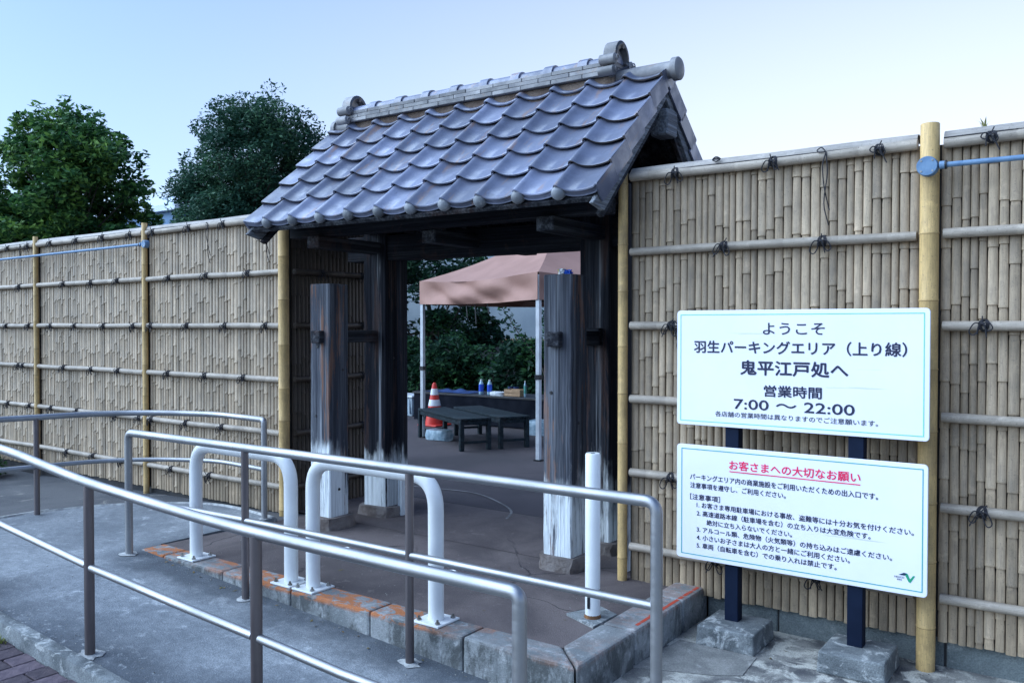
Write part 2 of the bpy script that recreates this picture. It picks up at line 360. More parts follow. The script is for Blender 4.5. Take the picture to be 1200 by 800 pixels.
def link(name, me, parent=None, loc=(0, 0, 0), rot=(0, 0, 0)):
    o = bpy.data.objects.new(name, me); o.location = loc; o.rotation_euler = rot
    COL.objects.link(o)
    if parent: o.parent = parent
    return o
def tag(o, label=None, cat=None, group=None, kind=None):
    for k, v in (('label', label), ('category', cat), ('group', group), ('kind', kind)):
        if v: o[k] = v
    return o
def thing(name, label, cat, loc, group=None, rz=0):
    o = bpy.data.objects.new(name, None); o.empty_display_size = .1; o.location = loc; o.rotation_euler = (0, 0, rz); COL.objects.link(o)
    return tag(o, label, cat, group)
def part(name, mb, mat, parent, smooth=None, bevel=0, bseg=1, label=None):   # mb in world coordinates of an unrotated thing
    base = Vector(parent.location)
    p = parent
    if p.parent: base = base + p.parent.location
    o = link(name, mb.mesh(name, mat, base, smooth, bevel, bseg), parent)
    if label: o['label'] = label
    return o
def solo(name, mb, mat, label, cat, base, group=None, smooth=None, bevel=0, bseg=1):
    o = link(name, mb.mesh(name, mat, base, smooth, bevel, bseg), None, base); return tag(o, label, cat, group)
def struct(name, mb, mat, smooth=None, bevel=0):
    return tag(link(name, mb.mesh(name, mat, (0, 0, 0), smooth, bevel)), kind='structure')
def fillet(pts, r, n=6):
    P = [Vector(p) for p in pts]; out = [P[0]]
    for i in range(1, len(P) - 1):
        a, b, c = P[i-1], P[i], P[i+1]; u = (a - b).normalized(); v = (c - b).normalized()
        rr = min(r, (a-b).length*.45, (c-b).length*.45); A = b + u*rr; B = b + v*rr
        for k in range(n + 1):
            t = k / n; out.append(A*(1-t)**2 + b*2*t*(1-t) + B*t*t)
    out.append(P[-1]); return out
def spline(pts, n=8):
    P = [Vector(p) for p in pts]; P = [P[0]*2 - P[1]] + P + [P[-1]*2 - P[-2]]; out = []
    for i in range(1, len(P) - 2):
        for k in range(n):
            t = k / n; a, b, c, d = P[i-1:i+3]
            out.append(.5*((2*b) + (c-a)*t + (2*a-5*b+4*c-d)*t*t + (3*b-a-3*c+d)*t**3))
    out.append(P[-2]); return out

# ------------------------------------------------------------ ground
def ramp_z(x): return min(.165, max(0., (-2.3 - x) * .0595))
struct('ground', MB().grid(lambda u, v: (-900 + 1800*u, -900 + 1800*v, -.07), 4, 4), M['earth'])
struct('pavement', MB().box(-2.3, 8, -9, .04, -.06, 0.0), M['pave'])
struct('ramp', MB().grid(lambda u, v: (-5.12 + 2.82*u, -2.40 + 1.06*v, ramp_z(-5.12 + 2.82*u)), 24, 6), M['ramp'])
cv = [(-5.14, -.27), (-5.5, -.22), (-5.86, -.22), (-6.12, -.32), (-6.36, -.5), (-6.58, -.74), (-6.71, -1.0), (-6.77, -1.3), (-6.8, -1.8), (-6.8, -9)]
MBl = MB().prism([(-5.12, -9), (-5.12, -1.20), (-5.14, -1.19)] + cv, 'z', -.05, .165); struct('landing', MBl, M['ramp'])
struct('landing_edge', MB().tube([(p.x, p.y, .15) for p in spline([(a, b, 0) for a, b in cv], 4)], .03, 6), M['mortar'], 50)
def path_z(x): return .03 + .10 * min(1, max(0, (x + 9.3) / 4.2))
struct('path', MB().grid(lambda u, v: (-16 + 10.88*u, -9 + 9.06*v, path_z(-16 + 10.88*u)), 30, 4), M['path'])
struct('platform', MB().grid(lambda u, v: (-5.12 + 3.10*u, -1.185 + 1.245*v, .163 - .025*v), 16, 8), M['asphalt'])
struct('yard', MB().grid(lambda u, v: (-40 + 48*u, .06 + 34*v, .138), 10, 8), M['yard'])
struct('ramp_kerb', MB().grid(lambda u, v: (-7.5 + 5.2*u, -2.40 - (.0, .03, .065, .07, .07)[int(round(v*4))], max(ramp_z(-7.5 + 5.2*u), 0.0) + (.012, .018, .014, -.01, -.12)[int(round(v*4))]), 40, 4), M['block'], 60)
# rougher plaster splashes round the feet of the posts come with the handrails
# seam across the yard and the chalk-like arc scraped by the gate
struct('yard_seam', MB().tube([(-5.2, 1.012, .1395), (-2.4, 1.012, .1395)], 0.0025, 5), M['joint'])
struct('platform_inner', MB().grid(lambda u, v: (-5.30 + 2.96*u, .06 + .95*v, .1405), 8, 4), M['asphalt'])
arc = spline([(-5.6, 1.3, .1395), (-4.92, 1.43, .1395), (-4.55, 1.44, .1395), (-4.15, 1.24, .1395), (-3.9, 1.04, .1395), (-3.77, .80, .1395)], 8)
a_ = MB()
for i in range(len(arc) - 1):
    d = (arc[i+1] - arc[i]).normalized(); n = Vector((-d.y, d.x, 0)) * .010
    a_.add([arc[i]-n+Vector((0,0,.004)), arc[i+1]-n+Vector((0,0,.004)), arc[i+1]+n+Vector((0,0,.004)), arc[i]+n+Vector((0,0,.004))], [(0,1,2,3)])
struct('yard_scratch', a_, m_ground('scratch_pale', (.36, .34, .33), (.22, .21, .2), (.5, .48, .46), 5, 20, 160))
# pale patch on the right pavement
struct('pavement_patch', MB().prism([(-1.86, -.84), (-1.82, -.38), (-1.42, -.385), (-1.40, -.63), (-1.5, -.70)], 'z', .0, .004),
       m_ground('patch_concrete', (.36, .35, .32), (.24, .235, .22), (.45, .44, .41), 5, 12, 150))
solo('access_cover', MB().lathe([(.001, 0), (.045, 0), (.045, .004), (.001, .005)], (-1.56, -.57, .004), 20), M['block'],
     'small round pale cover set in the pavement in front of the left sign footing', 'cover', (-1.56, -.57, .004), None, 40)

# ------------------------------------------------------------ kerb stones (children of one kerb)
kt = thing('kerb', 'concrete kerb stones with worn orange paint around the raised asphalt platform', 'kerb', (-1.94, -1.26, 0))
def kstone(p, zt=.17):
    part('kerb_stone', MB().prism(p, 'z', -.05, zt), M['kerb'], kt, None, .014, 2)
xs = [-5.12, -4.86, -4.26, -3.66, -3.06, -2.46, -1.85]
for i in range(len(xs) - 1):
    a, b = xs[i] + .003, xs[i+1] - .003
    if i == len(xs) - 2: kstone([(a, -1.35), (-1.855, -1.35), (-2.026, -1.179), (a, -1.179)])
    else: kstone([(a, -1.35 - random.uniform(0, .003)), (b, -1.35), (b, -1.179), (a, -1.179)], .17 + random.uniform(-.002, .003))
ys = [-1.35, -.82, -.28, .05]
for i in range(3):
    a, b = ys[i] + .003, ys[i+1] - .003
    if i == 0: kstone([(-1.848, -1.344), (-1.848, b), (-2.026, b), (-2.026, -1.172)])
    else: kstone([(-1.85, a), (-1.85, b), (-2.026, b), (-2.026, a)], .17)
part('joint_filler', MB().box(-5.1, -1.9, -1.33, -1.2, -.05, .15).box(-2.0, -1.87, -1.3, .04, -.05, .15), M['joint'], kt)
# broken red paint line near the fence
rl = MB()
yy = -.75
while yy < -.06:
    L = random.uniform(.03, .12); rl.box(-1.885 - random.uniform(0, .006), -1.868, yy, yy + L, .1702, .1716); yy += L + random.uniform(.0, .02)
part('paint_line', rl, m_simple('red_paint', (.48, .05, .02), (.40, .08, .05), 40, .7), kt)

# ------------------------------------------------------------ block wall under the right fence
bw = thing('block_wall', 'low grey concrete block wall under the right bamboo fence', 'wall', (-.5, .06, 0))
bl = MB().box(-.193, .193, -.05, .05, -.03, .136).mesh('wall_block', M['wallblock'], (0, 0, 0), None, .006)
x = -1.65
while x < 1.3:
    link('wall_block', bl, bw, (x + .5, .02 + random.uniform(-.002, .002), 0)); x += .394
part('joint_filler', MB().box(-1.83, 1.4, .035, .1, -.03, .13), M['joint'], bw)

# ------------------------------------------------------------ brick paving lower left
def brick_z(x): return max(ramp_z(x) - .06, -.01)
struct('paving_base', MB().grid(lambda u, v: (-7.5 + 5.2*u, -9 + 6.53*v, brick_z(-7.5 + 5.2*u) - .02), 30, 4), M['joint'])
bricks = []
for i in range(-1, 24):
    bx = -5.3 + i * .104
    for j in range(-1 if i % 2 else 0, 9):
        by = -2.475 - j * .206 - (.103 if i % 2 else 0)
        bricks.append((bx, by))
bricks = sorted(bricks, key=lambda p: (p[0] + 4.3)**2 + 2*(p[1] + 2.6)**2)
bme = [MB().box(-.0495, .0495, -.0995, .0995, -.03, 0).mesh('paving_brick', M['brick'], (0, 0, 0), None, .003) for _ in range(2)]
bp = tag(link('brick_paving', MB().grid(lambda u, v: (-5.5 + 3.2*u, -4.6 + 2.12*v, brick_z(-5.5 + 3.2*u) - .012), 12, 2).mesh('brick_paving', M['joint'])), kind='structure')
sl = math.atan(-.0595)
for k, (bx, by) in enumerate(bricks[:210]):
    if by + .1 > -2.468: by = by
    link('brick', bme[k % 2], bp, (bx, by - .1, brick_z(bx) + random.uniform(-.002, .002)), (random.uniform(-.01, .01), -sl + random.uniform(-.01, .01), random.uniform(-.012, .012)))
# weed tuft
def tuft(name, loc, n, h, spread, mat, label, cat):
    mb = MB()
    for i in range(n):
        a = random.uniform(0, 6.28); l = random.uniform(.4, 1) * h; lean = random.uniform(.2, 1.1); w = h * .07
        d = Vector((math.cos(a), math.sin(a), 0)); s_ = Vector((-d.y, d.x, 0)) * w; b0 = d * random.uniform(0, spread)
        m_ = b0 + d * l * .35 * lean + Vector((0, 0, l * .6)); e = b0 + d * l * lean + Vector((0, 0, l))
        mb.add([b0 - s_, b0 + s_, m_ + s_, m_ - s_], [(0,1,2,3)]); mb.add([m_ - s_, m_ + s_, e], [(0,1,2)])
    o = link(name, mb.mesh(name, mat), None, loc); return tag(o, label, cat)
tuft('weed', (-4.42, -2.50, .05), 70, .05, .05, M['weed'], 'small yellowish weed growing between the ramp edge and the paving bricks', 'weed')
tuft('dry_weed', (-.52, .0, 2.485), 8, .06, .004, M['weed'], 'tiny dry sprig sticking up from the cap of the right bamboo fence', 'weed')

gr = MB(); rr = random.Random(77)
def speck(x, y, z, r):
    a = rr.uniform(0, 6.28); gr.add([(x + r*math.cos(a + k*2.1)*rr.uniform(.6, 1.2), y + r*math.sin(a + k*2.1)*rr.uniform(.6, 1.2), z) for k in range(3)] + [(x, y, z + r*.7)], [(0, 1, 3), (1, 2, 3), (2, 0, 3)])
for _ in range(520):
    x = rr.uniform(-6.4, -2.3); q = rr.random(); y = (-1.36 - abs(rr.gauss(0, .05))) if q < .4 and x > -5 else ((-2.39 + abs(rr.gauss(0, .09))) if q < .8 else rr.uniform(-2.3, -1.4))
    speck(x, y, ramp_z(x) + .001, rr.uniform(.0018, .0055))
for _ in range(260): x = rr.uniform(-1.83, .6); speck(x, -abs(rr.gauss(0, .4)), .001, rr.uniform(.002, .006))
for _ in range(160): x = rr.uniform(-5, -2.1); y = rr.uniform(-1.15, 0); speck(x, y, .163 - .025*(y + 1.185)/1.245, rr.uniform(.0015, .005))
tag(link('grit', gr.mesh('grit', m_simple('grit_mix', (.35, .34, .31), (.12, .11, .09), 60, .9, world=True))), 'loose grit and small stones scattered over the ramp, platform and pavement', 'grit', None, 'stuff')
lv = MB()
for _ in range(46):
    q = rr.random(); x = rr.uniform(-1.8, .5) if q < .4 else rr.uniform(-5, -2.2); y = -.08 - abs(rr.gauss(0, .12)) if q < .4 else (-1.38 - abs(rr.gauss(0, .04)) if q < .7 else rr.uniform(-1.1, -.1))
    z = .003 if q < .4 else (ramp_z(x) + .003 if q < .7 else .163 - .025*(y + 1.185)/1.245 + .003); a = rr.uniform(0, 6.28); u = Vector((math.cos(a), math.sin(a), .1))*rr.uniform(.008, .018); w = Vector((-math.sin(a), math.cos(a), .15))*rr.uniform(.004, .008); p = Vector((x, y, z))
    lv.add([p - u, p + w, p + u + Vector((0, 0, .003)), p - w], [(0, 1, 2, 3)])
tag(link('fallen_leaves', lv.mesh('fallen_leaves', m_simple('dry_leaf', (.20, .12, .05), (.10, .09, .03), 40, .8, world=True))), 'small dry fallen leaves scattered along the kerb and the foot of the fence', 'leaves', None, 'stuff')

# ------------------------------------------------------------ bamboo fences
Z0, Z1 = .13, 2.45
def slat_mesh(k):
    zs = []; z = random.uniform(.02, .38)
    H = Z1 - Z0 - random.uniform(0, .012); rings = [(0, .95)]
    while z < H - .03:
        rings += [(z - .025, .93), (z - .001, .84), (z + .001, 1.14), (z + .009, 1.15), (z + .016, 1.03)]; z += random.uniform(.17, .40)
    rings.append((H, .97)); r0 = .0202; n = 8
    mb = MB(); vs = []; fs = []
    for (zz, s_) in rings:
        for i in range(n + 1):
            a = math.pi * i / n; vs.append((-math.cos(a) * r0 * min(s_, 1.02), -(math.sin(a) ** .6) * r0 * (s_ if s_ < 1.1 else s_*1.22) * .60, zz))
    for j in range(len(rings) - 1):
        for i in range(n): q = j*(n+1)+i; fs.append((q, q+1, q+n+2, q+n+1))
    fs.append(tuple(range(n + 1)))
    return MB().add(vs, fs).mesh('bamboo_slat', M['slat'], (0, 0, 0), 35)
SL = [slat_mesh(k) for k in range(22)]
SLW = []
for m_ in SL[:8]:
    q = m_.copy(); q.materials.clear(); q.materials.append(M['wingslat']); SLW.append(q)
def slats(parent, a, b, meshes, along='x', fixed=0., facing=0):
    p = a; base = parent.location
    while p < b - .012:
        w = random.choice((.034, .037, .040, .041, .044, .046)); w = min(w, b - p)
        me = random.choice(meshes); c = p + w/2
        if along == 'x': loc = (c - base.x, fixed + random.uniform(-.003, .003) - base.y, Z0 - base.z + random.uniform(-.006, .004)); rot = 0
        else: loc = (fixed - base.x, c - base.y, Z0 - base.z); rot = facing
        o = link('bamboo_slat', me, parent, loc, (0, 0, rot)); o.scale = (w / .0404, 1, 1); p += w + .0008
def rail_mb(L, r=.024, wav=.0):
    mb = MB(); pts = []; rs = []; x = 0; nn = random.uniform(.1, .3); ph = random.uniform(0, 6)
    ring = [0]
    while nn < L - .03: ring += [nn - .004, nn, nn + .004]; nn += random.uniform(.22, .40)
    ring += [L]; nodes = set(ring[2::3])
    for q in ring:
        pts.append((q, 0, wav * math.sin(q * 4 + ph))); rs.append(r * (.955 if q in nodes else 1.0) * (1 + .03*math.sin(q*3+ph)))
    return mb.tube(pts, rs, 10)
def tie_mesh(k):
    r = .0255; mb = MB()
    for s_ in (-1, 1):      # two crossing wraps
        pts = [(s_ * .016 * math.cos(a), -r * math.cos(a * 1.0) if 0 else r * math.cos(a), r * math.sin(a)) for a in [2*math.pi*i/14 for i in range(14)]]
        mb.tube(pts, .0042, 6, closed=True)
        mb.tube([(p[0] + .007, p[1]*1.02, p[2]*1.02) for p in pts], .0040, 6, closed=True)
    c = Vector((0, -.032, .002)); mb.lathe([(.001, -.008), (.008, -.005), (.009, 0), (.007, .006), (.001, .008)], c, 8)
    rr = random.Random(k)
    for s_ in (-1, 1):
        w = rr.uniform(.03, .055); d = rr.uniform(.0, .05)
        mb.tube(spline([c, c + Vector((s_*w*.6, -.01, .012 - d*.3)), c + Vector((s_*w, -.008, -d)), c + Vector((s_*w*.55, -.006, -d - .012)), c], 5), .0030, 5)
        t = rr.uniform(.03, .075); mb.tube(spline([c, c + Vector((s_*.012, -.012, -.01)), c + Vector((s_*rr.uniform(.01, .045), -.006, -t))], 4), .0030, 5)
    mb.tube([c, c + Vector((rr.uniform(-.03, .03), -.004, .035))], .003, 5)
    return mb.mesh('cord_tie', M['cord'], (0, 0, 0), 60)
TIE = [tie_mesh(k) for k in range(7)]
def tail(parent, x, z, L, base):
    c = Vector((x, -.066, z)); mb = MB().tube(spline([c, c + Vector((.01, -.01, -L*.3)), c + Vector((-.008, 0, -L*.7)), c + Vector((.012, .01, -L))], 6), .003, 5)
    mb.tube(spline([c, c + Vector((-.012, -.012, -L*.2)), c + Vector((-.006, 0, -L*.5)), c + Vector((.016, .01, -L*.8))], 6), .003, 5)
    mb.tube(spline([c, c + Vector((-.02, .0, .022)), c + Vector((-.045, .01, .012)), c + Vector((-.03, .0, -.0)), c], 5), .003, 5)
    part('cord_tail', mb, M['cord'], parent, 60)
RZ = [2.44, 2.02, 1.6, 1.18, .76, .34]
def bay(parent, xa, xb, ties, cap_sag=0):
    b = parent.location
    for i, z in enumerate(RZ):
        wav = .004 if random.random() < .4 else .0015
        part('rail', MB().add(*(lambda m: ([(v[0] + xa, v[1] - .038, v[2] + z) for v in m.v], m.f))(rail_mb(xb - xa, .0235 if i else .026, wav))), M['rail'], parent, 40)
    # half-round cap over the top rail
    cm = MB(); n = 10; L = xb - xa
    cm.grid(lambda u, v: (xa + L*v, -.002 + -.046*math.cos(math.pi*u), 2.462 + .034*math.sin(math.pi*u) + .002*math.sin(9*v)), n, 10)
    cm.grid(lambda u, v: (xa + L*v, -.048 + .092*u, 2.460 + .002*math.sin(9*v)), 1, 10)
    part('cap', cm, M['cap'], parent, 60)
    part('cap_cord', MB().tube([(xa, -.052, 2.459), ((xa+xb)/2, -.0535, 2.457), (xb, -.052, 2.459)], .0028, 5), M['cord'], parent)
    for (i, x) in ties:
        link('cord_tie', random.choice(TIE), parent, (x - b.x, -.038 - b.y, RZ[i] - b.z), (random.uniform(-.2, .2), 0, random.choice((0, math.pi * 0)) + random.uniform(-.1, .1)))
def fpost(parent, x, r, top=2.525, y=-.045, z0=-.02, seg=16):
    pts = []; rs = []; z = z0
    nn = [z0] ; q = z0 + random.uniform(.1, .3)
    while q < top - .06: nn.append(q); q += random.uniform(.24, .36)
    nodes = nn[1:]; zz = [z0]
    for q in nodes: zz += [q - .006, q, q + .006]
    zz += [top - .004, top]
    for q in zz: pts.append((x, y, q)); rs.append(r * (1.055 if q in nodes else (.93 if q == top else 1)))
    po = part('post', MB().tube(pts, rs, seg), M['post'], parent, 50)
    rg = MB()
    for q in nodes: rg.tube([(x, y, q - .0045), (x, y, q - .0025)], r * 1.052, seg)
    link('node_lines', rg.mesh('node_lines', M['node'], parent.location), po)

lf = thing('bamboo_fence', 'long grey bamboo slat fence with thin yellow posts on the left of the gate', 'fence', (-8.3, 0, .05))
PX = [(-11.2, .024), (-9.22, .024), (-7.2, .025), (-5.29, .041)]
for x, r in PX: fpost(lf, x, r, 2.525 if r < .04 else 2.50, -.045, .0)
bt = [[(0, -10.3), (0, -9.8), (1, -10.2), (2, -10.4), (2, -9.86), (3, -9.6), (4, -9.84), (5, -10.1)],
      [(0, -8.88), (0, -8.37), (0, -7.89), (0, -7.42), (1, -8.63), (1, -8.11), (1, -7.64), (2, -8.9), (2, -8.42), (2, -7.89), (2, -7.38), (3, -8.65), (3, -8.12), (3, -7.64), (4, -8.91), (4, -8.4), (4, -7.7), (4, -7.3), (5, -8.6), (5, -8.1), (5, -7.6)],
      [(0, -7.05), (0, -6.51), (0, -6.03), (1, -6.81), (1, -6.27), (1, -5.72), (2, -7.1), (2, -6.55), (2, -6.02), (2, -5.5), (3, -6.84), (3, -6.3), (3, -5.78), (4, -7.1), (4, -6.58), (4, -6.07), (5, -6.8), (5, -6.25)]]
bt[0] += [(0, -9.36), (1, -9.56), (2, -9.36), (3, -9.5), (4, -9.36)]
for (a, b), t in zip(((-11.16, -9.255), (-9.185, -7.235), (-7.165, -5.34)), bt): bay(lf, a, b, t)
for a, b in ((-11.17, -9.24), (-9.2, -7.22), (-7.18, -5.33)): slats(lf, a, b, SL)
part('backing_panel', MB().box(-11.2, -5.3, .012, .03, .14, 2.44), M['backing'], lf)
tail(lf, -6.22, 2.44, .32, 0); tail(lf, -5.46, 2.40, .30, 0); tail(lf, -9.5, 2.44, .16, 0)
part('base_board', MB().box(-11.2, -5.3, .0, .03, -.03, .128), M['joint'], lf)

rf = thing('bamboo_fence', 'grey bamboo slat fence with yellow posts behind the two white signs on the right', 'fence', (-.8, 0, 0))
fpost(rf, -2.33, .028, 2.52, -.05, .12); fpost(rf, -.735, .041, 2.53, -.055, -.0, 20); fpost(rf, .95, .04, 2.52, -.05, 0)
bay(rf, -2.285, -.79, [(0, -2.01), (0, -1.47), (0, -.96), (1, -1.73), (1, -1.22), (2, -2.03), (3, -1.5), (4, -2.03), (5, -1.77), (5, -1.24)])
bay(rf, -.678, .9, [(0, -.49), (2, -.51), (4, -.51), (0, .1), (2, .1), (4, .1), (1, .3), (3, .3)])
slats(rf, -2.296, -.775, SL); slats(rf, -.694, .91, SL)
part('backing_panel', MB().box(-2.31, .93, .012, .03, .14, 2.44), M['backing'], rf)
tail(rf, -1.20, 2.455, .36, 0); tail(rf, -1.98, 1.60, .16, 0)
lp = MB(); c = Vector((-1.77, -.06, 2.47))
for k in range(3): lp.tube(spline([c, c + Vector((-.02, 0, .012)), c + Vector((.0, .0, .026 - .007*k)), c + Vector((.024, 0, .012)), c], 5), .003, 5)
part('cord_tail', lp, M['cord'], rf, 60)

wf = thing('bamboo_fence_wing', 'shaded bamboo panel running back from the left fence to the gate pillar', 'fence', (-5.3, .6, .1))
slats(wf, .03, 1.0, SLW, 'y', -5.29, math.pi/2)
for i, z in enumerate(RZ):
    m = rail_mb(.93, .0235)
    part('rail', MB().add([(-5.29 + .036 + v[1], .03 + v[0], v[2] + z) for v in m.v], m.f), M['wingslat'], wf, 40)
    for y in (.3, .75): link('cord_tie', TIE[(i * 2) % 7], wf, (.04, y - .6, z - .1), (0, 0, math.pi/2))
part('backing_panel', MB().box(-5.32, -5.305, .03, 1.0, .14, 2.44), M['backing'], wf)
# plank wing closing the right side of the gate
pw = thing('plank_wing', 'dark vertical boards between the right gate pillar and the right fence post', 'fence', (-2.4, .5, .13))
for i in range(8): part('board', MB().box(-2.40, -2.378, .03 + i*.115, .143 + i*.115, .13, 2.44), M['pillar2'], pw, None, .002)

# blue conduits on the fences
def conduit(label, xa, xb, za, zb, xd, rd, r):
    t = thing('conduit', label, 'pipe', (xd, -.11, za), 'blue conduits fixed to the bamboo fences')
    part('pipe', MB().tube([(xa, -.112, za), (xb, -.112, zb)], r, 10), M['blue'], t, 50)
    d = MB(); d.tube([(xd, -.088, za), (xd, -.125, za), (xd, -.131, za)], [rd*.96, rd*.96, rd*.9], 24); part('junction_box', d, M['blue'], t, 40, label=None)
    for k in range(4):
        a = math.pi/4 + k*math.pi/2
        part('screw', MB().tube([(xd + rd*.72*math.cos(a), -.13, za + rd*.72*math.sin(a)), (xd + rd*.72*math.cos(a), -.1335, za + rd*.72*math.sin(a))], .0045, 8), M['bolt'], t)
    s_ = 1 if xb > xa else -1
    part('coupling', MB().tube([(xa, -.112, za), (xa + s_*.022, -.112, za)], r*1.45, 12), M['blue'], t, 50)
    part('coupling_ring', MB().tube([(xa + s_*.022, -.112, za), (xa + s_*.030, -.112, za)], r*1.6, 12), M['black'], t, 50)
conduit('blue pipe with round box on the yellow post at the right edge', -.685, 1.0, 2.325, 2.318, -.735, .047, .0125)
conduit('blue pipe ending in a round box high on the left fence', -7.13, -11.2, 2.325, 2.305, -7.08, .036, .0125)

# ------------------------------------------------------------ signs
def text_part(body, x0, x1, z0, z1, y, mat, parent, bold=.012, name='lettering'):
    cu = bpy.data.curves.new('tmp', 'FONT'); cu.body = body; cu.size = 1; cu.resolution_u = 3
    o = bpy.data.objects.new('tmp', cu); COL.objects.link(o)
    dg = bpy.context.evaluated_depsgraph_get(); me = bpy.data.meshes.new_from_object(o.evaluated_get(dg))
    bpy.data.objects.remove(o); bpy.data.curves.remove(cu)
    n = len(me.vertices)
    if not n: return
    a = np.empty(n * 3); me.vertices.foreach_get('co', a); a = a.reshape(-1, 3)
    lo = a.min(0); hi = a.max(0); b = np.empty_like(a)
    b[:, 0] = x0 + (a[:, 0] - lo[0]) / (hi[0] - lo[0]) * (x1 - x0) - parent.location.x
    b[:, 1] = y - parent.location.y
    b[:, 2] = z0 + (a[:, 1] - lo[1]) / (hi[1] - lo[1]) * (z1 - z0) - parent.location.z
    fs = [tuple(p.vertices) for p in me.polygons]; bpy.data.meshes.remove(me); mb = MB()
    k_ = bold * (z1 - z0) * 1.15
    for i, (dx, dz) in enumerate(((-1, 0), (1, 0), (0, 1), (0, -1))): mb.v += [(v[0] + dx*k_, v[1] - i*.00008, v[2] + dz*k_) for v in b]; mb.f += [tuple(q + i*n for q in f) for f in fs]
    me = bpy.data.meshes.new(name); me.from_pydata(mb.v, [], mb.f); me.materials.append(mat)
    return link(name, me, parent)
def plate(t, x0, x1, z0, z1, y, rad=.018, th=.012):
    pts = []
    for cx_, cz_, a0 in ((x1-rad, z1-rad, 0), (x0+rad, z1-rad, 90), (x0+rad, z0+rad, 180), (x1-rad, z0+rad, 270)):
        for k in range(6): a = R(a0 + 18*k); pts.append((cx_ + rad*math.cos(a), cz_ + rad*math.sin(a)))
    part('panel', MB().prism(pts, 'y', y, y + th), M['sign'], t, None, .002)
def border(t, x0, x1, z0, z1, y, w, mat):
    f = MB()
    for a in ((x0, x1, z1-w, z1), (x0, x1, z0, z0+w), (x0, x0+w, z0+w, z1-w), (x1-w, x1, z0+w, z1-w)): f.add([(a[0], y, a[2]), (a[1], y, a[2]), (a[1], y, a[3]), (a[0], y, a[3])], [(0,1,2,3)])
    part('border_line', f, mat, t)
YS = -.25
s1 = thing('welcome_sign', 'upper white sign with green border, Japanese greeting and opening hours', 'sign', (-1.3, YS, 1.08))
plate(s1, -1.902, -.694, 1.086, 1.678, YS); border(s1, -1.883, -.716, 1.106, 1.658, YS - .0012, .0042, M['green'])
for (b, x0, x1, z0, z1, w) in (('ようこそ', -1.445, -1.149, 1.557, 1.613, .012), ('羽生パーキングエリア（上り線）', -1.806, -.789, 1.460, 1.524, .022), ('鬼平江戸処へ', -1.558, -1.041, 1.356, 1.427, .028),
    ('営業時間', -1.438, -1.161, 1.252, 1.307, .024), ('7:00 ～ 22:00', -1.591, -1.011, 1.183, 1.232, .022), ('各店舗の営業時間は異なりますのでご注意願います。', -1.690, -.908, 1.139, 1.166, .010)):
    text_part(b, x0, x1, z0, z1, YS - .0014, M['ink'], s1, w)
s2 = thing('notice_sign', 'lower white sign with teal border, red heading and numbered Japanese notices', 'sign', (-1.3, YS, .38))
plate(s2, -1.901, -.697, .389, .983, YS); border(s2, -1.875, -.716, .411, .963, YS - .0012, .0042, M['teal'])
text_part('お客さまへの大切なお願い', -1.614, -.983, .874, .920, YS - .0014, M['red'], s2, .022, 'heading')
part('underline', MB().add([(-1.614, YS-.0014, .861), (-.983, YS-.0014, .861), (-.983, YS-.0014, .866), (-1.614, YS-.0014, .866)], [(0,1,2,3)]), M['red'], s2)
for (b, x0, x1, z0, z1) in (('パーキングエリア内の商業施設をご利用いただくための出入口です。', -1.826, -.906, .803, .833), ('注意事項を遵守し、ご利用ください。', -1.825, -1.328, .759, .788), ('［注意事項］', -1.825, -1.663, .699, .729),
    ('1. お客さま専用駐車場における事故、盗難等には十分お気を付けください。', -1.789, -.754, .660, .689), ('2. 高速道路本線（駐車場を含む）の立ち入りは大変危険です。', -1.788, -.937, .617, .646), ('絶対に立ち入らないでください。', -1.734, -1.297, .575, .603),
    ('3. アルコール類、危険物（火気類等）の持ち込みはご遠慮ください。', -1.788, -.844, .533, .562), ('4. 小さいお子さまは大人の方と一緒にご利用ください。', -1.788, -1.027, .492, .521), ('5. 車両（自転車を含む）での乗り入れは禁止です。', -1.788, -1.087, .450, .479)):
    text_part(b, x0, x1, z0, z1, YS - .0014, M['ink'], s2, .018)
lx, lz, y = -.79, .45, YS - .0014
part('logo', MB().add([(lx-.02, y, lz+.028), (lx, y, lz+.038), (lx+.012, y, lz+.036), (lx+.022, y, lz+.012), (lx+.035, y, lz+.03), (lx+.043, y, lz+.03), (lx+.024, y, lz-.004), (lx+.016, y, lz-.0), (lx+.002, y, lz+.028)], [tuple(range(9))]), M['logo_green'], s2)
part('logo', MB().add([(lx-.026, y-.0004, lz+.026), (lx-.004, y-.0004, lz+.038), (lx+.010, y-.0004, lz+.037), (lx+.000, y-.0004, lz+.026)], [(0,1,2,3)]), M['logo_dark'], s2)
text_part('NEXCO', lx-.043, lx-.002, lz+.012, lz+.020, y, M['ink'], s2, .01); text_part('東日本', lx-.032, lx-.012, lz+.001, lz+.009, y, M['ink'], s2, .01)
st = thing('sign_frame', 'two dark navy square posts standing in concrete footings holding both white signs', 'sign frame', (-1.3, -.2, 0))
for x in (-1.608, -1.008):
    part('post', MB().box(x-.035, x+.035, -.234, -.170, .09, 1.64), M['signback'], st, None, .003)
    c_ = 0
for z in (1.2, 1.55, .5, .85):
    part('cross_bar', MB().box(-1.85, -.75, -.2375, -.2345, z-.02, z+.02), M['signback'], st)
for x, lab in ((-1.585, 'square grey concrete footing under the left sign post'), (-.99, 'square grey concrete footing under the right sign post')):
    bme_ = MB().add([(x-.15, -.39, 0), (x+.15, -.385, 0), (x+.15, -.08, 0), (x-.15, -.085, 0), (x-.143, -.383, .10), (x+.143, -.378, .10), (x+.143, -.088, .10), (x-.143, -.092, .10)], [(0,3,2,1),(4,5,6,7),(0,1,5,4),(1,2,6,5),(2,3,7,6),(3,0,4,7)])
    solo('concrete_footing', bme_, M['block'], lab, 'footing', (x, -.235, 0), 'concrete footings of the sign posts', None, .008, 2)

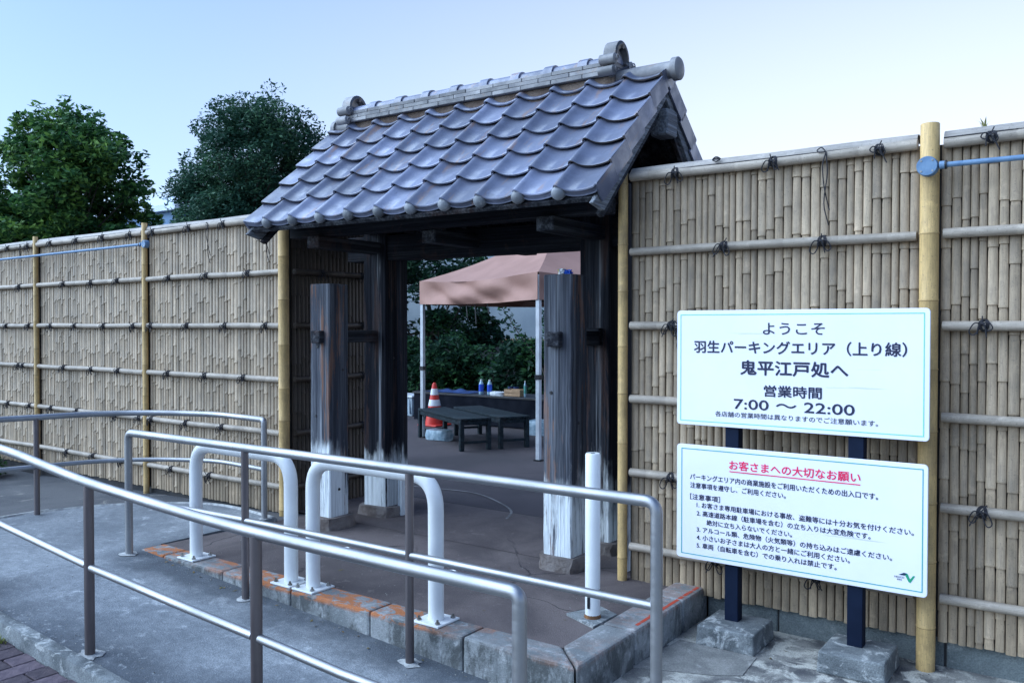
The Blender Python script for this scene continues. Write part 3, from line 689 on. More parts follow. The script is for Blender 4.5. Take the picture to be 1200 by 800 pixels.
# ------------------------------------------------------------ gate
GB = Vector((-3.65, .1, .13)); gate = thing('gate', 'traditional wooden gate with blue grey tiled gable roof and dark weathered pillars', 'gate', GB, None, R(1.4))
def rough_box(x0, x1, y0, y1, z0, z1, nz=14, j=.004):
    mb = MB(); vs = []; fs = []; n = 4; ring = []
    per = [(x0, y0), ((x0+x1)/2, y0), (x1, y0), (x1, (y0+y1)/2), (x1, y1), ((x0+x1)/2, y1), (x0, y1), (x0, (y0+y1)/2)]
    for k in range(nz + 1):
        z = z0 + (z1 - z0) * k / nz
        for (px, py_) in per: vs.append((px + random.uniform(-j, j)*.6, py_ + random.uniform(-j, j)*.6, z))
    for k in range(nz):
        for i in range(8): a = k*8+i; b = k*8+(i+1) % 8; fs.append((a, b, b+8, a+8))
    fs.append(tuple(range(8))[::-1]); fs.append(tuple(nz*8 + i for i in range(8)))
    return mb.add(vs, fs)
def rock(cx_, cy_, w, d, z0, z1, seed):
    rr = random.Random(seed); bm = bmesh.new(); bmesh.ops.create_cube(bm, size=1)
    bmesh.ops.subdivide_edges(bm, edges=bm.edges, cuts=3, use_grid_fill=True)
    for v in bm.verts:
        q = v.co.copy(); s_ = 1 - .14 * (abs(q.x*2)**4 * abs(q.y*2)**4) - .05*max(0, q.z*2)
        q.x *= s_; q.y *= s_
        v.co = Vector((cx_ + q.x*w + rr.uniform(-.010, .010), cy_ + q.y*d + rr.uniform(-.010, .010), (z0+z1)/2 + q.z*(z1-z0) + (rr.uniform(-.008, .008) if q.z < .49 else rr.uniform(-.006, .0))))
    bm.verts.ensure_lookup_table(); mb = MB(); mb.add([v.co[:] for v in bm.verts], [tuple(v.index for v in f.verts) for f in bm.faces]); bm.free(); return mb
# pillars: front pair and main pair
part('front_pillar', rough_box(-4.80, -4.60, -.19, .0, .22, 1.90), M['pillar'], gate, None, .008)
part('front_pillar', rough_box(-2.835, -2.64, -.14, .05, .22, 1.905), M['pillar'], gate, None, .008, label='front pillar on the right with brown stained patches and peeling white foot')
part('main_pillar', rough_box(-4.80, -4.57, .36, .58, .20, 2.35), M['pillar2'], gate, None, .008)
part('main_pillar', rough_box(-2.87, -2.65, .36, .58, .20, 2.35), M['pillar2'], gate, None, .008)
part('base_stone', rock(-4.70, -.10, .30, .30, .08, .23, 1), M['stone'], gate, 40); part('base_stone', rock(-2.74, -.05, .27, .27, .08, .23, 2), M['stone'], gate, 40)
part('base_stone', rock(-4.68, .47, .36, .34, .08, .215, 3), M['stone'], gate, 40); part('base_stone', rock(-2.76, .47, .34, .34, .08, .215, 4), M['stone'], gate, 40)
part('door_jamb', MB().box(-4.53, -4.49, .45, .52, .14, 2.1), M['pillar2'], gate); part('door_jamb', MB().box(-2.62, -2.58, .45, .5, .14, 2.1), M['pillar2'], gate)
for x, y0, y1 in ((-4.70, -.235, .58), (-2.745, -.185, .56)):
    part('tie_beam', MB().box(x-.045, x+.045, y0, y1 + .02, 1.475, 1.565), M['beam_y'], gate, None, .006)
part('tie_beam', MB().box(-2.815, -2.70, .31, .36, 1.475, 1.585), M['beam_x'], gate, None, .006)
part('lintel', MB().box(-5.0, -2.40, .385, .545, 2.10, 2.29), M['beam_x'], gate, None, .008)
part('upper_beam', MB().box(-4.95, -2.45, .40, .53, 2.36, 2.46), M['beam_x'], gate, None, .006)
for x in (-4.68, -3.76, -2.745):
    part('arm_beam', MB().box(x-.06, x+.06, -.27 if x != -3.76 else -.10, 1.15, 2.15, 2.235), M['beam_y'], gate, None, .006)
part('eave_purlin', MB().box(-5.0, -2.38, -.20, -.08, 2.238, 2.33), M['beam_x'], gate, None, .006)
part('eave_purlin', MB().box(-5.0, -2.38, .92, 1.04, 2.238, 2.33), M['beam_x'], gate, None, .006)
part('ridge_beam', MB().box(-5.02, -2.268, .335, .465, 2.775, 2.90), M['beam_x'], gate, None, .008)
part('beam_end', MB().box(-2.36, -2.243, .325, .475, 2.755, 2.915), M['barge'], gate, None, .01)
for x in (-4.69, -3.72, -2.75): part('strut', MB().box(x-.05, x+.05, .35, .44, 2.3, 2.76), M['beam_y'], gate)
part('gable_board', MB().prism([(-.12, 2.30), (.92, 2.30), (.395, 2.86)], 'x', -2.76, -2.74), M['beam_y'], gate); part('gable_board', MB().prism([(-.12, 2.30), (.92, 2.30), (.395, 2.86)], 'x', -4.72, -4.70), M['beam_y'], gate)

# roof frame of reference: eave line at (Y=-.50,z=2.30), ridge at Y=.38
EY, EZ, RY = -.50, 2.305, .385
SA = math.atan2(3.155 - EZ, RY - EY); SLn = (RY - EY) / math.cos(SA); EXP = SLn * .183
XL, XR = -5.10, -2.255; TW = .2625; C0 = -4.884
def on(front, s_, w):     # s along the slope from the eave, w above the slope
    y = EY + s_*math.cos(SA) - w*math.sin(SA); z = EZ + s_*math.sin(SA) + w*math.cos(SA)
    return (y, z) if front else (2*RY - y, z)
for fr in (True, False):
    n = 'roof_deck'
    a = on(fr, -.02, -.02); b = on(fr, SLn + .0, -.02); c = on(fr, SLn, -.05); d = on(fr, -.02, -.045)
    part('roof_deck', MB().prism([a, b, c, d], 'x', XL + .05, XR - .05), M['beam_y'], gate)
    a = on(fr, .045, -.02); b = on(fr, .045, -.065); c = on(fr, .09, -.065); d = on(fr, .09, -.02)
    part('eave_board', MB().prism([a, b, c, d], 'x', XL + .06, XR - .06), M['beam_x'], gate)
    for i in range(13):
        x = XL + .13 + i * (XR - XL - .26) / 12
        a = on(fr, .10, -.052); b = on(fr, SLn - .02, -.052); c = on(fr, SLn - .06, -.105); d = on(fr, .10, -.105)
        part('rafter', MB().prism([a, b, c, d], 'x', x - .024, x + .024), M['beam_y'], gate)
    for x0, x1 in ((XR - .05, XR - .022), (XL + .022, XL + .05)):
        a = on(fr, -.07, -.018); b = on(fr, SLn + .01, -.018); c = on(fr, SLn - .10, -.125); d = on(fr, -.0, -.125)
        part('barge_board', MB().prism([a, b, c, d], 'x', x0, x1), M['barge'], gate, None, .003)
        a = on(fr, -.02, -.126); b = on(fr, SLn - .11, -.126); c = on(fr, SLn - .16, -.165); d = on(fr, -.0, -.165)
        part('barge_trim', MB().prism([a, b, c, d], 'x', x0 - .02 if x0 > -3 else x0 + .02, x1 - .02 if x0 > -3 else x1 + .02), M['beam_y'], gate)

PF = [(-.05, .002), (-.03, .020), (0, .033), (.04, .039), (.08, .038), (.13, .029), (.19, .015), (.27, .003), (.38, -.005), (.52, -.008), (.66, -.006), (.80, .000), (.92, .008), (1.0, .015), (1.03, .018)]
def prof(kind):
    if kind == 'left': return [(0, .020), (.12, .012), (.3, .003), (.5, -.003), (.7, .0), (.88, .010), (1.0, .020), (1.08, .022)]
    if kind == 'verge': return PF[:-2] + [(.97, .020), (1.0, .020)]
    return PF
def tile_mesh(kind, eave):
    P = prof(kind); Wd = TW if kind != 'left' else C0 - XL; L = EXP + .04; th = .013
    vs = []; fs = []; n = len(P); rows = [(0.0, .0), (.004, .003), (L*.5, .0), (L, .0)]
    def w_at(p, s_): return p + .034 * (1 - s_ / L) + .0
    for (s_, e) in rows:
        for (u, p) in P: vs.append((u * Wd, s_, w_at(p, s_) - (.003 if e == 0 and s_ == 0 else 0)))
    for r in range(3):
        for i in range(n - 1): a = r*n + i; fs.append((a, a+1, a+n+1, a+n))
    o = len(vs)                                   # the thick lower edge
    dep = .042 if eave else th
    for (u, p) in P: vs.append((u * Wd, .002 if not eave else -.001, w_at(p, 0) - dep))
    for (u, p) in P: vs.append((u * Wd, L*.5, w_at(p, L*.5) - th))
    for i in range(n - 1): fs.append((i, o+i, o+i+1, i+1)); fs.append((o+i, o+n+i, o+n+i+1, o+i+1))
    mb = MB().add(vs, fs)
    if eave:   # raised rim round the recessed patterned face of the eave tile
        rim = [(u*Wd, -.006, w_at(p, 0) - .036) for (u, p) in P[4:-1]]; mb.tube(rim, .0055, 5); rim = [(u*Wd, -.005, w_at(p, 0) - .004) for (u, p) in P[3:-1]]; mb.tube(rim, .0055, 5)
    if kind == 'verge':
        x1 = Wd; x0 = Wd - .012
        mb.add([(x, s_, w) for x in (x0, x1) for (s_, w) in ((-.004, .050), (L - .03, .024), (L - .03, -.085), (-.004, -.06))],
               [(0,1,2,3), (7,6,5,4), (0,4,5,1), (1,5,6,2), (2,6,7,3), (3,7,4,0)])
    if kind == 'left':
        mb.add([(x, s_, w) for x in (0, .012) for (s_, w) in ((-.004, .048), (L - .03, .022), (L - .03, -.085), (-.004, -.06))],
               [(0,1,2,3), (7,6,5,4), (0,4,5,1), (1,5,6,2), (2,6,7,3), (3,7,4,0)])
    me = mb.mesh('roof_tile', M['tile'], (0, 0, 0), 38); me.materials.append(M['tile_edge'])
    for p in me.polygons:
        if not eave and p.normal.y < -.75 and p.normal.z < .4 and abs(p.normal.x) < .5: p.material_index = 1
    return me
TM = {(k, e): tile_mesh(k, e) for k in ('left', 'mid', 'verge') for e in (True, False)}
dm = MB().tube([(0, .03, 0), (0, .002, 0), (0, -.010, 0), (0, -.019, 0), (0, -.024, 0)], [.039, .040, .036, .024, .004], 18).mesh('end_disc', M['disc'], (0, 0, 0), 60)
for fr in (True, False):
    for row in range(6):
        for c_ in range(-1, 10):
            kind = 'left' if c_ == -1 else ('verge' if c_ == 9 else 'mid')
            x = XL if c_ == -1 else C0 + c_*TW
            y, z = on(fr, row * EXP, .0)
            if fr: rot = (SA, 0, 0); loc = (x - GB.x, y - GB.y, z - GB.z)
            else:
                kind = {'left': 'verge', 'verge': 'left', 'mid': 'mid'}[kind]; wd = TW
                if c_ == -1: continue
                rot = (SA, 0, math.pi); loc = (x + TW - GB.x, y - GB.y, z - GB.z)
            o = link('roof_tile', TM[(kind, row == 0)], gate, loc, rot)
            if row == 5: o.scale = (1, .62 if 0 <= c_ < 9 else .42, 1)
            if fr:
                o.rotation_euler = (SA + random.uniform(-.008, .008), random.uniform(-.006, .006), random.uniform(-.006, .006))
            if row == 0 and fr and c_ >= 0:
                d = link('end_disc', dm, o, (.018, -.012, .022), (-.35, 0, 0))
for row in range(6):      # left column of the back slope
    y, z = on(False, row*EXP, 0); q = link('roof_tile', TM[('verge', row == 0)], gate, (C0 - GB.x + .02, y - GB.y, z - GB.z), (SA, 0, math.pi)); q.scale = (1, .42 if row == 5 else 1, 1)
# ridge
zr = on(True, SLn, 0)[1]
nx0, nx1 = -4.93, -2.60
part('ridge_clay', MB().prism([(RY-.08, zr-.13), (RY-.06, zr+.010), (RY+.06, zr+.010), (RY+.08, zr-.13)], 'x', nx0, nx1), M['clay'], gate, None, 0)
ZN = zr + .012; nx0, nx1 = -4.93, -2.60
for k in range(3):
    x = nx0 - (.10 if k % 2 else 0); w = .098 - .006*k
    while x < nx1:
        a = max(x, nx0); b = min(x + .235, nx1)
        if b - a > .03: part('ridge_layer_tile', MB().box(a + .0012, b - .0012, RY - w + random.uniform(-.002, .002), RY + w, ZN + k*.029 + .002, ZN + (k+1)*.029), M['ridge_tile'], gate, None, .003)
        x += .235
ZT = ZN + 3*.029
def half(x0, x1, r, z, n=10):
    mb = MB(); mb.grid(lambda u, v: (x0 + (x1-x0)*v, RY - r*math.cos(math.pi*u), z + r*.85*math.sin(math.pi*u)), n, 1)
    mb.add([(x0, RY - r*math.cos(math.pi*i/n), z + r*.85*math.sin(math.pi*i/n)) for i in range(n+1)], [tuple(range(n+1))]); mb.add([(x1, RY - r*math.cos(math.pi*i/n), z + r*.85*math.sin(math.pi*i/n)) for i in range(n+1)], [tuple(range(n+1))]); return mb
x = nx0
while x < nx1 - .05:
    b = min(x + .2625, nx1); part('ridge_cap_tile', half(x, b, .060, ZT + .001), M['tile'], gate, 50)
    if b < nx1 - .01:
        c = part('ridge_collar', half(b - .035, b + .035, .073, ZT + .002), M['tile'], gate, 50)
    x = b
for xa, xb, xd, sg in ((-2.60, XR + .05, XR + .06, 1), (-4.93, XL - .0, XL - .01, -1)):
    zc = zr + .0
    part('ridge_end_tube', MB().tube([(xa, RY, zc), (xb, RY, zc)], .052, 18), M['ridge_tile'], gate, 50)
    part('ridge_end_disc', MB().tube([(xd - .035*sg, RY, zc), (xd, RY, zc), (xd + .008*sg, RY, zc), (xd + .012*sg, RY, zc)], [.070, .070, .062, .02], 22), M['ridge_tile'], gate, 40)
    # scrolled ridge-end ornament
    xo = xa - .02 if sg > 0 else xa + .02; T = .042; zc = ZT + .03
    orn = MB(); n = 16; ri, ro = .058, .098
    pts = [(RY + ro*math.cos(math.pi*(-.12 + 1.24*i/n)), zc + ro*1.1*math.sin(math.pi*(-.12 + 1.24*i/n))) for i in range(n+1)] + [(RY + ri*math.cos(math.pi*(-.12 + 1.24*i/n)), zc + ri*1.1*math.sin(math.pi*(-.12 + 1.24*i/n))) for i in range(n, -1, -1)]
    for i in range(n):
        q = [pts[i], pts[i+1], pts[2*n+1-i-1], pts[2*n+1-i]]; orn.prism(q, 'x', xo - T, xo + T)
    orn.prism([(RY - .07, zc - .13), (RY + .07, zc - .13), (RY + .075, zc), (RY, zc + .07), (RY - .075, zc)], 'x', xo - T*.35, xo + T*.35)
    oo = part('ridge_ornament', orn, M['ridge_tile'], gate, 40)
    for (dy, dz, r) in ((-.112, -.030, .034), (-.128, -.105, .031), (.112, -.030, .034), (.128, -.105, .031)):
        sc = MB().tube([(xo - T*1.35, RY + dy, zc + dz), (xo - T*1.2, RY + dy, zc + dz), (xo + T*1.2, RY + dy, zc + dz), (xo + T*1.35, RY + dy, zc + dz)], [r*.7, r, r, r*.7], 14)
        sp_ = [(xo + T*1.55*s_, RY + dy + r*(.75 - .06*i)*math.cos(i*.7), zc + dz + r*(.75 - .06*i)*math.sin(i*.7)) for s_ in (1,) for i in range(11)]
        sc.tube(sp_, .004, 5); q = part('scroll', sc, M['ridge_tile'], oo, 40)

for (x, y, z, ax) in ((-4.72, -.1935, 1.45, 'y'), (-4.74, -.1935, .95, 'y'), (-4.596, -.1, .42, 'x'), (-4.596, -.06, 1.28, 'x'), (-2.78, -.1435, 1.2, 'y'), (-2.636, -.06, 1.02, 'x'), (-4.566, .45, 1.35, 'x'), (-2.646, .46, 1.3, 'x')):
    d = Vector((1, 0, 0)) if ax == 'x' else Vector((0, -1, 0)); p = Vector((x, y, z))
    part('knot_hole', MB().tube([p - d*.004, p + d*.0015], [.011, .009], 8), M['black'], gate)
# small thing left on top of the right front pillar
wr = rock(-2.70, -.06, .05, .04, 1.903, 1.935, 9)
wt_ = thing('crumpled_wrapper', 'small blue, white and yellow crumpled wrapper on top of the right front pillar', 'litter', (-2.70, -.06, 1.905))
part('wrapper', wr, M['bottleblue'], wt_, 40); part('wrapper_flap', rock(-2.722, -.075, .03, .03, 1.908, 1.94, 10), M['reflect'], wt_, 30); part('wrapper_flap', rock(-2.742, -.06, .02, .03, 1.905, 1.935, 12), m_simple('yellow_wrap', (.6, .5, .05), (.5, .4, .05), 20, .4), wt_, 30)

# ------------------------------------------------------------ handrails
def splash(parent, x, y, z, r, seed):
    rr = random.Random(seed); n = 14; pts = [(x + r*rr.uniform(.6, 1.15)*math.cos(2*math.pi*i/n), y + r*rr.uniform(.6, 1.15)*math.sin(2*math.pi*i/n)) for i in range(n)]
    mb = MB(); mb.add([(x, y, z + .007)] + [(a, b, z + ramp_z(a) - ramp_z(x) + .0015) for a, b in pts], [(0, i+1, (i+1) % n + 1) for i in range(n)])
    part('mortar_foot', mb, M['mortar'], parent)
hb = thing('handrail', 'steel handrail beside the kerb with white guard arches behind it', 'handrail', (-3.2, -1.45, .05), 'steel handrails of the ramp')
BX = [-5.07, -3.91, -2.695, -1.432]; YB = -1.45
part('top_rail', MB().tube(fillet([(BX[0], YB, ramp_z(BX[0]) - .02), (BX[0], YB, .93), (BX[3], YB, .932), (BX[3], YB, -.02)], .05, 7), .0235, 16), M['steel'], hb, 60)
for x in BX[1:3]: part('post', MB().tube([(x, YB, ramp_z(x) - .02), (x, YB, .915)], .0205, 14), M['steel_post'], hb, 60)
for i in range(3): part('lower_rail', MB().tube([(BX[i] + .012, YB, .532 if i else .515), (BX[i+1] - .012, YB, .533)], .0175, 12), M['steel'], hb, 60)
for i, x in enumerate(BX): splash(hb, x, YB, ramp_z(x) + .002, .06, i)
ha = thing('handrail', 'nearest steel handrail along the open side of the ramp above the brick paving', 'handrail', (-3.2, -2.355, .03), 'steel handrails of the ramp')
YA = -2.357
top = [(-7.0, -2.9, 1.0), (-6.2, -2.45, 1.0), (-5.5, YA, .99), (-4.7, YA, .965), (-4.2, YA, .917), (-3.84, YA, .882), (-3.19, YA, .843), (-2.64, YA, .823), (-2.07, YA, .818), (-1.6, YA, .818), (-1.5, YA, .818)]
tp = spline(top, 5); tp = tp + fillet([tp[-1], (-1.43, YA, .818), (-1.43, YA, .72)], .065, 8)[1:] + [Vector((-1.43, YA, -.02))]
part('top_rail', MB().tube(tp, .0225, 16), M['steel'], ha, 60)
for x, z in ((-5.04, .97), (-3.84, .87), (-2.64, .81)): part('post', MB().tube([(x, YA, ramp_z(x) - .02), (x, YA, z)], .0225, 14), M['steel_post'], ha, 60)
part('lower_rail', MB().tube([(-5.02, YA, .60), (-4.7, YA, .573), (-3.86, YA, .500)], .0175, 12), M['steel'], ha, 60)
part('lower_rail', MB().tube([(-3.82, YA, .495), (-3.2, YA, .458), (-2.66, YA, .430)], .0175, 12), M['steel'], ha, 60)
part('lower_rail', MB().tube([(-2.62, YA, .428), (-2.18, YA, .400), (-1.8, YA, .392), (-1.44, YA, .39)], .0175, 12), M['steel'], ha, 60)
part('lower_rail', MB().tube(spline([(-7.0, -2.9, .63), (-6.2, -2.45, .63), (-5.5, YA, .625), (-5.06, YA, .602)], 4), .0175, 12), M['steel'], ha, 60)
for i, x in enumerate((-5.04, -3.84, -2.64, -1.43)): splash(ha, x, YA, ramp_z(x) + .002, .07, 20 + i)
hc = thing('handrail', 'curved steel handrail around the far side of the ramp landing by the left fence', 'handrail', (-6.0, -.5, .15), 'steel handrails of the ramp')
cpts = [(-6.85, -3.6, .905), (-6.84, -2.4, .905), (-6.78, -1.6, .905), (-6.70, -1.24, .905), (-6.58, -.84, .905), (-6.30, -.52, .903), (-5.86, -.30, .900), (-5.5, -.29, .900), (-5.24, -.31, .900)]
cs = spline(cpts, 6)
part('top_rail', MB().tube(cs + fillet([cs[-1], (-5.185, -.32, .900), (-5.185, -.32, .85)], .04, 6)[1:] + [Vector((-5.185, -.32, .12))], .0225, 16), M['steel'], hc, 60)
low = [(a, b, .530) for a, b, c in cpts]; low[-1] = (-5.2, -.315, .53)
part('lower_rail', MB().tube(spline(low, 6), .0175, 12), M['steel'], hc, 60)
for (x, y) in ((-6.70, -1.24), (-6.84, -2.4)): part('post', MB().tube([(x, y, .12), (x, y, .895)], .0205, 14), M['steel_post'], hc, 60)
splash(hc, -5.185, -.32, .166, .05, 31)

# ------------------------------------------------------------ white guard arches and bollard
def arch(xa, xb, label):
    y = -1.262; t = thing('guard_arch', label, 'guard arch', ((xa+xb)/2, y, .17), 'white guard arches on the kerb')
    part('hoop', MB().tube(fillet([(xa, y, .172), (xa, y, .868), (xb, y, .868), (xb, y, .172)], .16, 10), .0385, 20), M['white'], t, 60)
    for x in (xa, xb):
        q = part('base_plate', MB().box(x-.082, x+.082, y-.082, y+.082, .171, .181), M['white'], t, None, .002)
        for dx in (-.058, .058):
            for dy in (-.058, .058):
                b = MB().tube([(x+dx, y+dy, .181), (x+dx, y+dy, .190)], .012, 6); b.tube([(x+dx, y+dy, .190), (x+dx, y+dy, .202)], .006, 8)
                o = link('bolt', b.mesh('bolt', M['bolt'], t.location), q)
arch(-4.640, -3.755, 'white tubular guard arch bolted to the kerb, farther from the bollard')
arch(-3.575, -2.695, 'white tubular guard arch bolted to the kerb, nearer the white bollard')
bo = thing('bollard', 'single white round bollard with scuffed foot at the kerb corner', 'bollard', (-2.11, -.765, .163))
part('post', MB().tube([(-2.11, -.765, .165), (-2.11, -.765, .968), (-2.11, -.765, .976)], [.037, .037, .033], 20), M['white'], bo, 50)
part('top_hole', MB().tube([(-2.11, -.765, .9762), (-2.11, -.765, .9768)], .012, 12), M['black'], bo)
part('rust_ring', MB().tube([(-2.11, -.765, .166), (-2.11, -.765, .176), (-2.11, -.765, .184)], [.043, .041, .037], 16), M['rust'], bo, 50)
part('foot_slab', MB().add([(-2.245, -.79, .155), (-2.04, -.88, .155), (-2.032, -.66, .155), (-2.16, -.60, .155), (-2.245, -.79, .168), (-2.04, -.88, .168), (-2.032, -.66, .168), (-2.16, -.60, .168)], [(0,3,2,1),(4,5,6,7),(0,1,5,4),(1,2,6,5),(2,3,7,6),(3,0,4,7)]), M['block'], bo)
part('scuff_mark', MB().tube([(-2.1105, -.8024, .22), (-2.1105, -.8026, .275)], .008, 6), M['black'], bo)
part('lug', MB().tube([(-2.075, -.765, .30), (-2.060, -.765, .30)], .012, 8), M['bolt'], bo)
for x, lab in ((-3.19, 'round steel floor socket in the asphalt nearer the right front pillar'), (-4.08, 'round steel floor socket in the asphalt nearer the left front pillar')):
    t = thing('floor_socket', lab, 'socket', (x, -.57, .152), 'steel floor sockets in the asphalt')
    c = Vector((x, -.57, .158)); part('ring', MB().tube([c + Vector((.045*math.cos(a), .045*math.sin(a), 0)) for a in [2*math.pi*i/24 for i in range(24)]], .007, 6, closed=True), M['steel'], t, 60)
    part('lid', MB().tube([(x, -.57, .148), (x, -.57, .158)], .042, 20), M['bolt'], t)

# ------------------------------------------------------------ yard behind the gate
N_, L_ = Vector((-5.12, 3.24, 0)), Vector((-7.48, 3.99, 0)); e2 = Vector((.303, .953, 0)) * 2.48
Rr_, B_ = N_ + e2, L_ + e2; ctr = (N_ + L_ + Rr_ + B_) / 4
tt = thing('canopy_tent', 'brown pop-up canopy tent with thin white legs in the yard behind the gate', 'tent', (ctr.x, ctr.y, .138))
cn = [N_, L_, B_, Rr_]
for i in range(4):
    a, b = cn[i], cn[(i+1) % 4]; out = ((a + b)/2 - ctr).normalized()
    def roof(u, v, a=a, b=b):
        e = a*(1-u) + b*u; p = e*(1-v) + ctr*v; z = 2.18 + .68*v - .07*math.sin(math.pi*v) - .05*math.sin(math.pi*u)*(1-v)
        return (p.x, p.y, z)
    part('roof_panel', MB().grid(roof, 12, 10), M['canopy'], tt, 70)
    def val(u, v, a=a, b=b, out=out, i=i):
        p = a*(1-u) + b*u; w = (.022*math.sin(u*17 + v*6 + i) + .030*math.sin(u*8 - v*5)*(.4+v) + .012*math.sin(u*37 + v*12)*v)*math.sin(math.pi*min(1, u*1.0+.0001))**.5 if 0 < u < 1 else 0
        q = p + out*(w + .012); return (q.x, q.y, 2.18 - .05*math.sin(math.pi*u) - .30*v + .03*math.sin(math.pi*u)*v)
    part('valance', MB().grid(val, 60, 8), M['canopy'], tt, 70)
    m = (a + b)/2; inn = (ctr - m).normalized() * .10; inn.z = 0
    part('truss', MB().bar(Vector((a.x, a.y, 1.98)) + inn, Vector((m.x, m.y, 1.93)) + inn, .025, .02).bar(Vector((m.x, m.y, 1.98)) + inn, Vector((b.x, b.y, 1.93)) + inn, .025, .02).bar(Vector((a.x, a.y, 1.94)) + inn, Vector((m.x, m.y, 1.99)) + inn, .02, .02), M['black'], tt)
for p in cn:
    q = p + (ctr - p).normalized() * .03
    lg = part('leg', MB().box(q.x-.024, q.x+.024, q.y-.024, q.y+.024, .15, 2.15), M['tentleg'], tt, None, .003)
    cl = MB().box(q.x-.031, q.x+.031, q.y-.031, q.y+.031, 1.02, 1.07).box(q.x-.04, q.x+.04, q.y-.04, q.y+.04, .139, .152)
    link('leg_clamp', cl.mesh('leg_clamp', M['black'], tt.location), lg)
for k, (x_, y_, L) in enumerate(((-6.35, 3.7, .28), (-6.1, 3.62, .16), (-6.5, 3.72, .2), (-6.9, 3.82, .12))):
    part('hanging_strap', MB().bar((x_, y_, 1.9), (x_ + .02, y_, 1.9 - L), .014, .004, (0, 1, 0)), M['black'], tt)

def bench(o, ex, ey, label):
    # o near corner, ex along the length, ey across
    o, ex, ey = Vector(o), Vector(ex), Vector(ey); c = o + ex/2 + ey/2
    t = thing('low_table', label, 'table', (c.x, c.y, .138), 'two low dark tables under the tent')
    ux, uy = ex.normalized(), ey.normalized()
    def pr(nm, p, a, b, z0, z1):
        q = [p, p + a, p + a + b, p + b]; part(nm, MB().prism([(v.x, v.y) for v in q], 'z', z0, z1), M['bench'], t, None, .004)
    n = 4
    for k in range(n): pr('top_board', o + ey*(k/n) + uy*.002 - ux*.01, ex + ux*.02, ey/n - uy*.004, .495, .52)
    for a in (0, 1):
        for b in (0, 1): pr('leg', o + (ex - ux*.055)*a + (ey - uy*.05)*b, ux*.055, uy*.05, .139, .494)
    pr('apron', o + ux*.03 + uy*.01, ex - ux*.06, uy*.02, .44, .494); pr('apron', o + ux*.03 + ey - uy*.03, ex - ux*.06, uy*.02, .44, .494)
    pr('apron', o + ux*.012 + uy*.04, ux*.02, ey - uy*.08, .44, .494); pr('stretcher', o + ux*.015 + uy*.04, ux*.02, ey - uy*.08, .22, .25); pr('stretcher', o + ex - ux*.035 + uy*.04, ux*.02, ey - uy*.08, .22, .25)
bench((-6.24, 3.29, 0), (-1.27, .68, 0), (.19, .345, 0), 'low dark slatted table nearer the gate, in front of the traffic cone')
bench((-5.99, 3.72, 0), (-1.27, .68, 0), (.19, .345, 0), 'low dark slatted table behind the other, nearer the tent leg')

ct = thing('traffic_cone', 'red traffic cone with two white bands beside the low tables', 'cone', (-8.2, 5.1, .138))
def rc(z): return .14 - .112 * z / .60
part('body', MB().lathe([(rc(0), 0), (rc(.25), .25), (rc(.58), .58), (.02, .605), (.001, .608)], (-8.2, 5.1, .16), 24), M['cone'], ct, 50)
for z in (.27, .43): part('band', MB().lathe([(rc(z) + .003, z), (rc(z+.09) + .003, z + .09)], (-8.2, 5.1, .16), 24), M['reflect'], ct, 50)
part('base', MB().box(-8.38, -8.02, 4.92, 5.28, .139, .165), M['cone'], ct, None, .01)

lt = thing('long_table', 'long dark table with bottles along the hedge at the back of the yard', 'table', (-7.5, 5.8, .138))
part('tabletop', MB().box(-8.95, -6.1, 5.45, 6.1, .555, .585), M['black'], lt, None, .004)
part('skirt', MB().grid(lambda u, v: (-8.93 + 2.8*u, 5.46 + .003*math.sin(u*40), .555 - .40*v), 80, 2), M['dark_cloth'], lt, 60)
for x in (-8.8, -7.5, -6.25):
    for y in (5.6, 6.0): part('leg', MB().box(x-.02, x+.02, y-.02, y+.02, .139, .555), M['black'], lt)
def bottle(x, y, label, lm, h=.2, r=.033, capm=None):
    t = thing('bottle', label, 'bottle', (x, y, .585), 'bottles on the long dark table')
    part('body', MB().lathe([(r*.9, 0), (r, .01), (r, h*.68), (r*.6, h*.84), (r*.4, h*.9)], (x, y, .586), 14), M['bottle'], t, 50)
    part('label_band', MB().lathe([(r+.001, h*.2), (r+.001, h*.68)], (x, y, .586), 14), lm, t, 60)
    part('lid', MB().lathe([(r*.45, h*.9), (r*.45, h), (.001, h)], (x, y, .586), 10), capm or M['reflect'], t, 50)
bottle(-7.72, 5.60, 'left bottle of the two with blue labels on the long table', M['bottleblue'], .22, .036)
bottle(-7.58, 5.62, 'right bottle of the two with blue labels on the long table', M['bottleblue'], .22, .036)
bottle(-6.93, 5.6, 'slim green bottle with white pump at the right end of the long table', M['gpump'], .23, .018)
for x in (-7.33, -7.23): solo('cup', MB().lathe([(.03, 0), (.04, .12), (.036, .12), (.027, .01), (.001, .01)], (x, 5.8, .586), 14), M['tarp'], 'dark blue cup beside the wooden box, ' + ('left' if x < -7.3 else 'right') + ' one of the pair', 'cup', (x, 5.8, .586), 'dark blue cups on the long table', 60)
solo('white_cloth', rock(-7.40, 5.60, .24, .16, .575, .64, 21), M['cloth'], 'crumpled white cloth between the blue bottles and the wooden box', 'cloth', (-7.4, 5.6, .586), None, 60)
wb = thing('wooden_box', 'shallow light wooden box on the long dark table', 'box', (-7.12, 5.62, .586))
for k in range(2): part('slat', MB().box(-7.25, -6.99, 5.54, 5.55, .59 + k*.05, .632 + k*.05), M['box'], wb); part('slat', MB().box(-7.25, -6.99, 5.70, 5.71, .59 + k*.05, .632 + k*.05), M['box'], wb)
part('side', MB().box(-7.258, -7.251, 5.54, 5.71, .59, .685), M['box'], wb); part('side', MB().box(-6.989, -6.982, 5.54, 5.71, .59, .685), M['box'], wb); part('bottom', MB().box(-7.25, -6.99, 5.551, 5.699, .587, .592), M['box'], wb)
